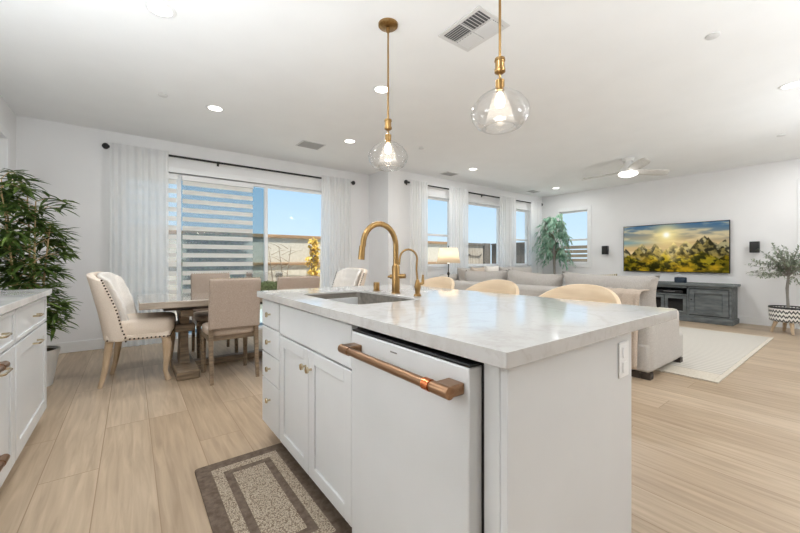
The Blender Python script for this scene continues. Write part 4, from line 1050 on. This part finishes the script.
speaker('small black speaker on the wall left of the television', 3.575)
speaker('small black speaker on the wall right of the television by the olive tree', 1.185)
# media console
mc = thing('media_console', 'grey washed wood media console under the television', 'cabinet', (8.27, 2.35, 0))
c0x, c1x, cy0, cy1 = 8.05, 8.50, 1.405, 3.30
obj('top', B(8.01, 8.52, cy0-.04, cy1+.04, .645, .688), M_console, mc, bevel=.008)
bm = BM()
for b in ((c0x, c1x, cy0, cy0+.03, .09, .644), (c0x, c1x, cy1-.03, cy1, .09, .644), (c1x-.02, c1x, cy0+.03, cy1-.03, .09, .644), (c0x, c1x-.02, cy0+.03, cy1-.03, .09, .12),
          (c0x, c1x-.02, 1.98, 2.01, .12, .644), (c0x, c1x-.02, 2.69, 2.72, .12, .644), (c0x, c1x-.02, 2.01, 2.69, .46, .485), (c0x, c0x+.02, cy0+.03, cy1-.03, .60, .644)): box(bm, *b)
obj('carcass', bm, M_console, mc, bevel=.003)
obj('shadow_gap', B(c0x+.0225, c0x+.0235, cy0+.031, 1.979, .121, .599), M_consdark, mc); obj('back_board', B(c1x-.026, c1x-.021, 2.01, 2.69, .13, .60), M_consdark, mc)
obj('plinth', B(8.02, 8.51, cy0-.025, cy1+.025, 0, .088), M_console, mc, bevel=.012)
for (y0, y1, ky) in ((cy0+.03, 1.98, 1.94), (2.72, cy1-.03, 2.76)):
    bm = BM(); shaker(bm, c0x-.012, y0+.008, y1-.008, .135, .590, -1, t=.034, rail=.075, deep=.024); d = obj('door', bm, M_console, mc, bevel=.004); 
    bm = BM(); lathe(bm, [(0, 0), (.012, .004), (.012, .02), (0, .024)], (0, 0, 0), 12, Matrix.Translation((c0x-.001, ky, .40)) @ Matrix.Rotation(-PI/2, 4, 'Y')); obj('knob', bm, M_black, d)
for (y0, y1) in ((2.015, 2.345), (2.355, 2.685)):
    bm = BM(); frame_rect(bm, 'y', c0x-.001, .02, y0+.05, y1-.05, .18, .40, .05); d = obj('glass_door', bm, M_console, mc, bevel=.003)
    obj('pane', B(c0x+.006, c0x+.010, y0+.05, y1-.05, .18, .40), M_dkglass, d)
av = thing('receiver', 'flat black receiver on the open shelf of the media console', 'receiver', (8.25, 2.3, .486))
obj('case', B(8.10, 8.40, 2.08, 2.50, .490, .545), M_blackpl, av, bevel=.003)
obj('display', B(8.098, 8.0995, 2.2, 2.38, .515, .53), M_mark, av)
ss = thing('smart_speaker', 'short round navy speaker standing on the media console', 'speaker', (8.2, 2.14, .689)); ss['_local'] = 1
bm = BM(); lathe(bm, [(0, 0), (.085, 0), (.093, .012), (.093, .085), (.085, .097), (0, .098)], n=32); obj('cloth_body', bm, M_blue, ss)
bm = BM(); lathe(bm, [(0, .0985), (.06, .0985), (.06, .101), (0, .101)], n=24); obj('top_plate', bm, M_blackpl, ss)
# olive tree
ot = thing('olive_tree', 'small olive tree in a zigzag woven basket on wooden legs right of the television', 'plant', (7.97, .75, 0)); ot['_local'] = 1
bm = BM(); lathe(bm, [(0, .175), (.185, .175), (.205, .19), (.212, .385), (.200, .385), (.195, .34), (0, .34)], n=40); obj('basket', bm, M_zig, ot)
bm = BM(); lathe(bm, [(.2125, .375), (.218, .385), (.2125, .40), (.198, .40), (.196, .385)], n=40); obj('rim', bm, M_black, ot)
bm = BM(); lathe(bm, [(0, .37), (.195, .37), (.195, .345), (0, .345)], n=30); obj('soil', bm, M_soil, ot)
for a in (20, 110, 200, 290):
    q = math.radians(a); bm = BM(); tube(bm, [(.13*math.cos(q), .13*math.sin(q), .176), (.185*math.cos(q), .185*math.sin(q), 0)], [.027, .017], 12); obj('leg', bm, M_ltwood, ot)
bm = BM(); tube(bm, [(0, 0, .36), (.012, .01, .55), (-.006, .012, .68), (.01, 0, .86), (0, 0, .98)], [.018, .016, .019, .015, .012], 10); tr = obj('trunk', bm, M_bark2, ot)
br = BM(); lf = BM(); R = random.Random(12)
for i in range(64):
    a = R.uniform(0, 6.28); el = R.uniform(-.10, 1.35); L = R.uniform(.30, .56)
    d = Vector((math.cos(a)*math.cos(el), math.sin(a)*math.cos(el), math.sin(el))); p0 = Vector((0, 0, R.uniform(.84, 1.0)))
    if d.x*L > .40: d.x *= .40/(d.x*L)
    pts = [p0+d*(L*t)+Vector((0, 0, -.06*t*t))+rv(.015)*t for t in (0, .35, .7, 1)]
    tube(br, pts, [.006, .004, .003, .0015], 5)
    for t in [.2+.035*j for j in range(24)]:
        i0 = min(int(t*3), 2); s = t*3-i0; p = pts[i0].lerp(pts[i0+1], min(1, s))
        leaf(lf, p, d*.6+rv(1.), Vector((0, 0, 1)), R.uniform(.045, .07), .0105, .1, 2)
obj('branches', br, M_bark2, ot); obj('foliage', lf, M_leafo, ot, smooth=False)
# ficus in the far corner
fc = thing('ficus_tree', 'tall weeping green ficus in the living room corner by the window', 'plant', (8.02, 4.52, 0)); fc['_local'] = 1
bm = BM(); lathe(bm, [(0, 0), (.15, 0), (.20, .36), (.185, .36), (.18, .31), (0, .31)], n=32); obj('pot', bm, M_pot, fc)
bm = BM(); lathe(bm, [(0, .33), (.18, .33), (.18, .315), (0, .315)], n=24); obj('soil', bm, M_soil, fc)
bm = BM(); tube(bm, [(0, 0, .32), (.02, .01, .8), (-.01, .02, 1.3), (.0, 0, 2.05)], [.036, .030, .024, .010], 10); tube(bm, [(.02, .03, .32), (-.02, -.01, .9), (.03, .01, 1.5)], [.03, .024, .012], 8); obj('trunk', bm, M_bark2, fc)
br = BM(); lf = BM(); R = random.Random(3)
for i in range(60):
    a = R.uniform(0, 6.28); z0 = R.uniform(1.12, 2.08); L = R.uniform(.22, .46)*(1.15-.25*abs(z0-1.5))
    ca, sa = math.cos(a), math.sin(a)
    if 8.02+ca*L > 8.42: L = max(.1, (8.42-8.02)/ca)
    if 4.52+sa*L > 4.92: L = max(.1, (4.92-4.52)/max(sa, .01))
    pts = [Vector((ca*L*t, sa*L*t, z0+.20*math.sin(t*2.4)-.30*t**3)) for t in (0, .33, .66, 1)]
    tube(br, pts, [.006, .005, .003, .002], 5)
    for j in range(20):
        t = R.uniform(.25, 1); i0 = min(int(t*3), 2); p = pts[i0].lerp(pts[i0+1], min(1, t*3-i0))+rv(.035)
        leaf(lf, p, Vector((ca*.5, sa*.5, -.9))+rv(.7), Vector((ca, sa, .3)), R.uniform(.09, .14), .021, .2, 2)
obj('branches', br, M_bark, fc); obj('foliage', lf, M_leaff, fc, smooth=False)
# bamboo at the left
bp = thing('bamboo_plant', 'tall green artificial bamboo behind the left run of cabinets', 'plant', (-.70, 4.42, 0)); bp['_local'] = 1
bm = BM(); lathe(bm, [(0, 0), (.14, 0), (.19, .32), (.175, .32), (.17, .28), (0, .28)], n=32); obj('pot', bm, M_pot, bp)
bm = BM(); lathe(bm, [(0, .30), (.17, .30), (.17, .285), (0, .285)], n=24); obj('soil', bm, M_soil, bp)
lf = BM(); br = BM(); R = random.Random(21)
canes = [((-.05, .02), (-.18, .03), 1.80), ((.02, -.03), (.04, -.05), 1.62), ((.0, .05), (-.04, .12), 1.74), ((.05, .03), (.12, .04), 1.44), ((-.06, -.05), (-.14, -.18), 1.70)]
for (b0, b1, h) in canes:
    bm = BM(); pts = [Vector((b0[0]+(b1[0]-b0[0])*t**1.5, b0[1]+(b1[1]-b0[1])*t**1.5, .29+(h-.29)*t)) for t in [i/10 for i in range(11)]]
    tube(bm, pts, [.013-.009*i/10 for i in range(11)], 8); obj('cane', bm, M_cane, bp)
    for i in range(26):
        t = .10+.90*i/25; k = min(int(t*10), 9); p = pts[k].lerp(pts[k+1], t*10-k)
        a = R.uniform(0, 6.28); L = R.uniform(.12, .30)*(1.1-.35*t)
        ca, sa = math.cos(a), math.sin(a)
        if -.70+p.x+ca*L < -.95: ca = abs(ca)*.4
        if p.x+ca*L > .22: ca = -abs(ca)*.3
        q = p+Vector((ca*L, sa*L, .10*L+R.uniform(-.02, .08))); m = p.lerp(q, .5)+Vector((0, 0, .03))
        tube(br, [p, m, q], [.004, .003, .002], 5)
        for (c, n) in ((m, 5), (q, 9)):
            for j in range(n):
                a2 = a+R.uniform(-1.6, 1.6); d = Vector((math.cos(a2), math.sin(a2), R.uniform(-.5, .6)))
                LL = R.uniform(.11, .19)
                if -.70+c.x+d.x*LL < -.985: d.x = abs(d.x)
                if c.x+d.x*LL > .34: d.x = -abs(d.x)
                leaf(lf, c, d, Vector((0, 0, 1)), LL, .0155, .22, 3)
obj('twigs', br, M_cane, bp); obj('foliage', lf, M_leafb, bp, smooth=False)
for o in bpy.data.objects:
    if '_local' in o: del o['_local']
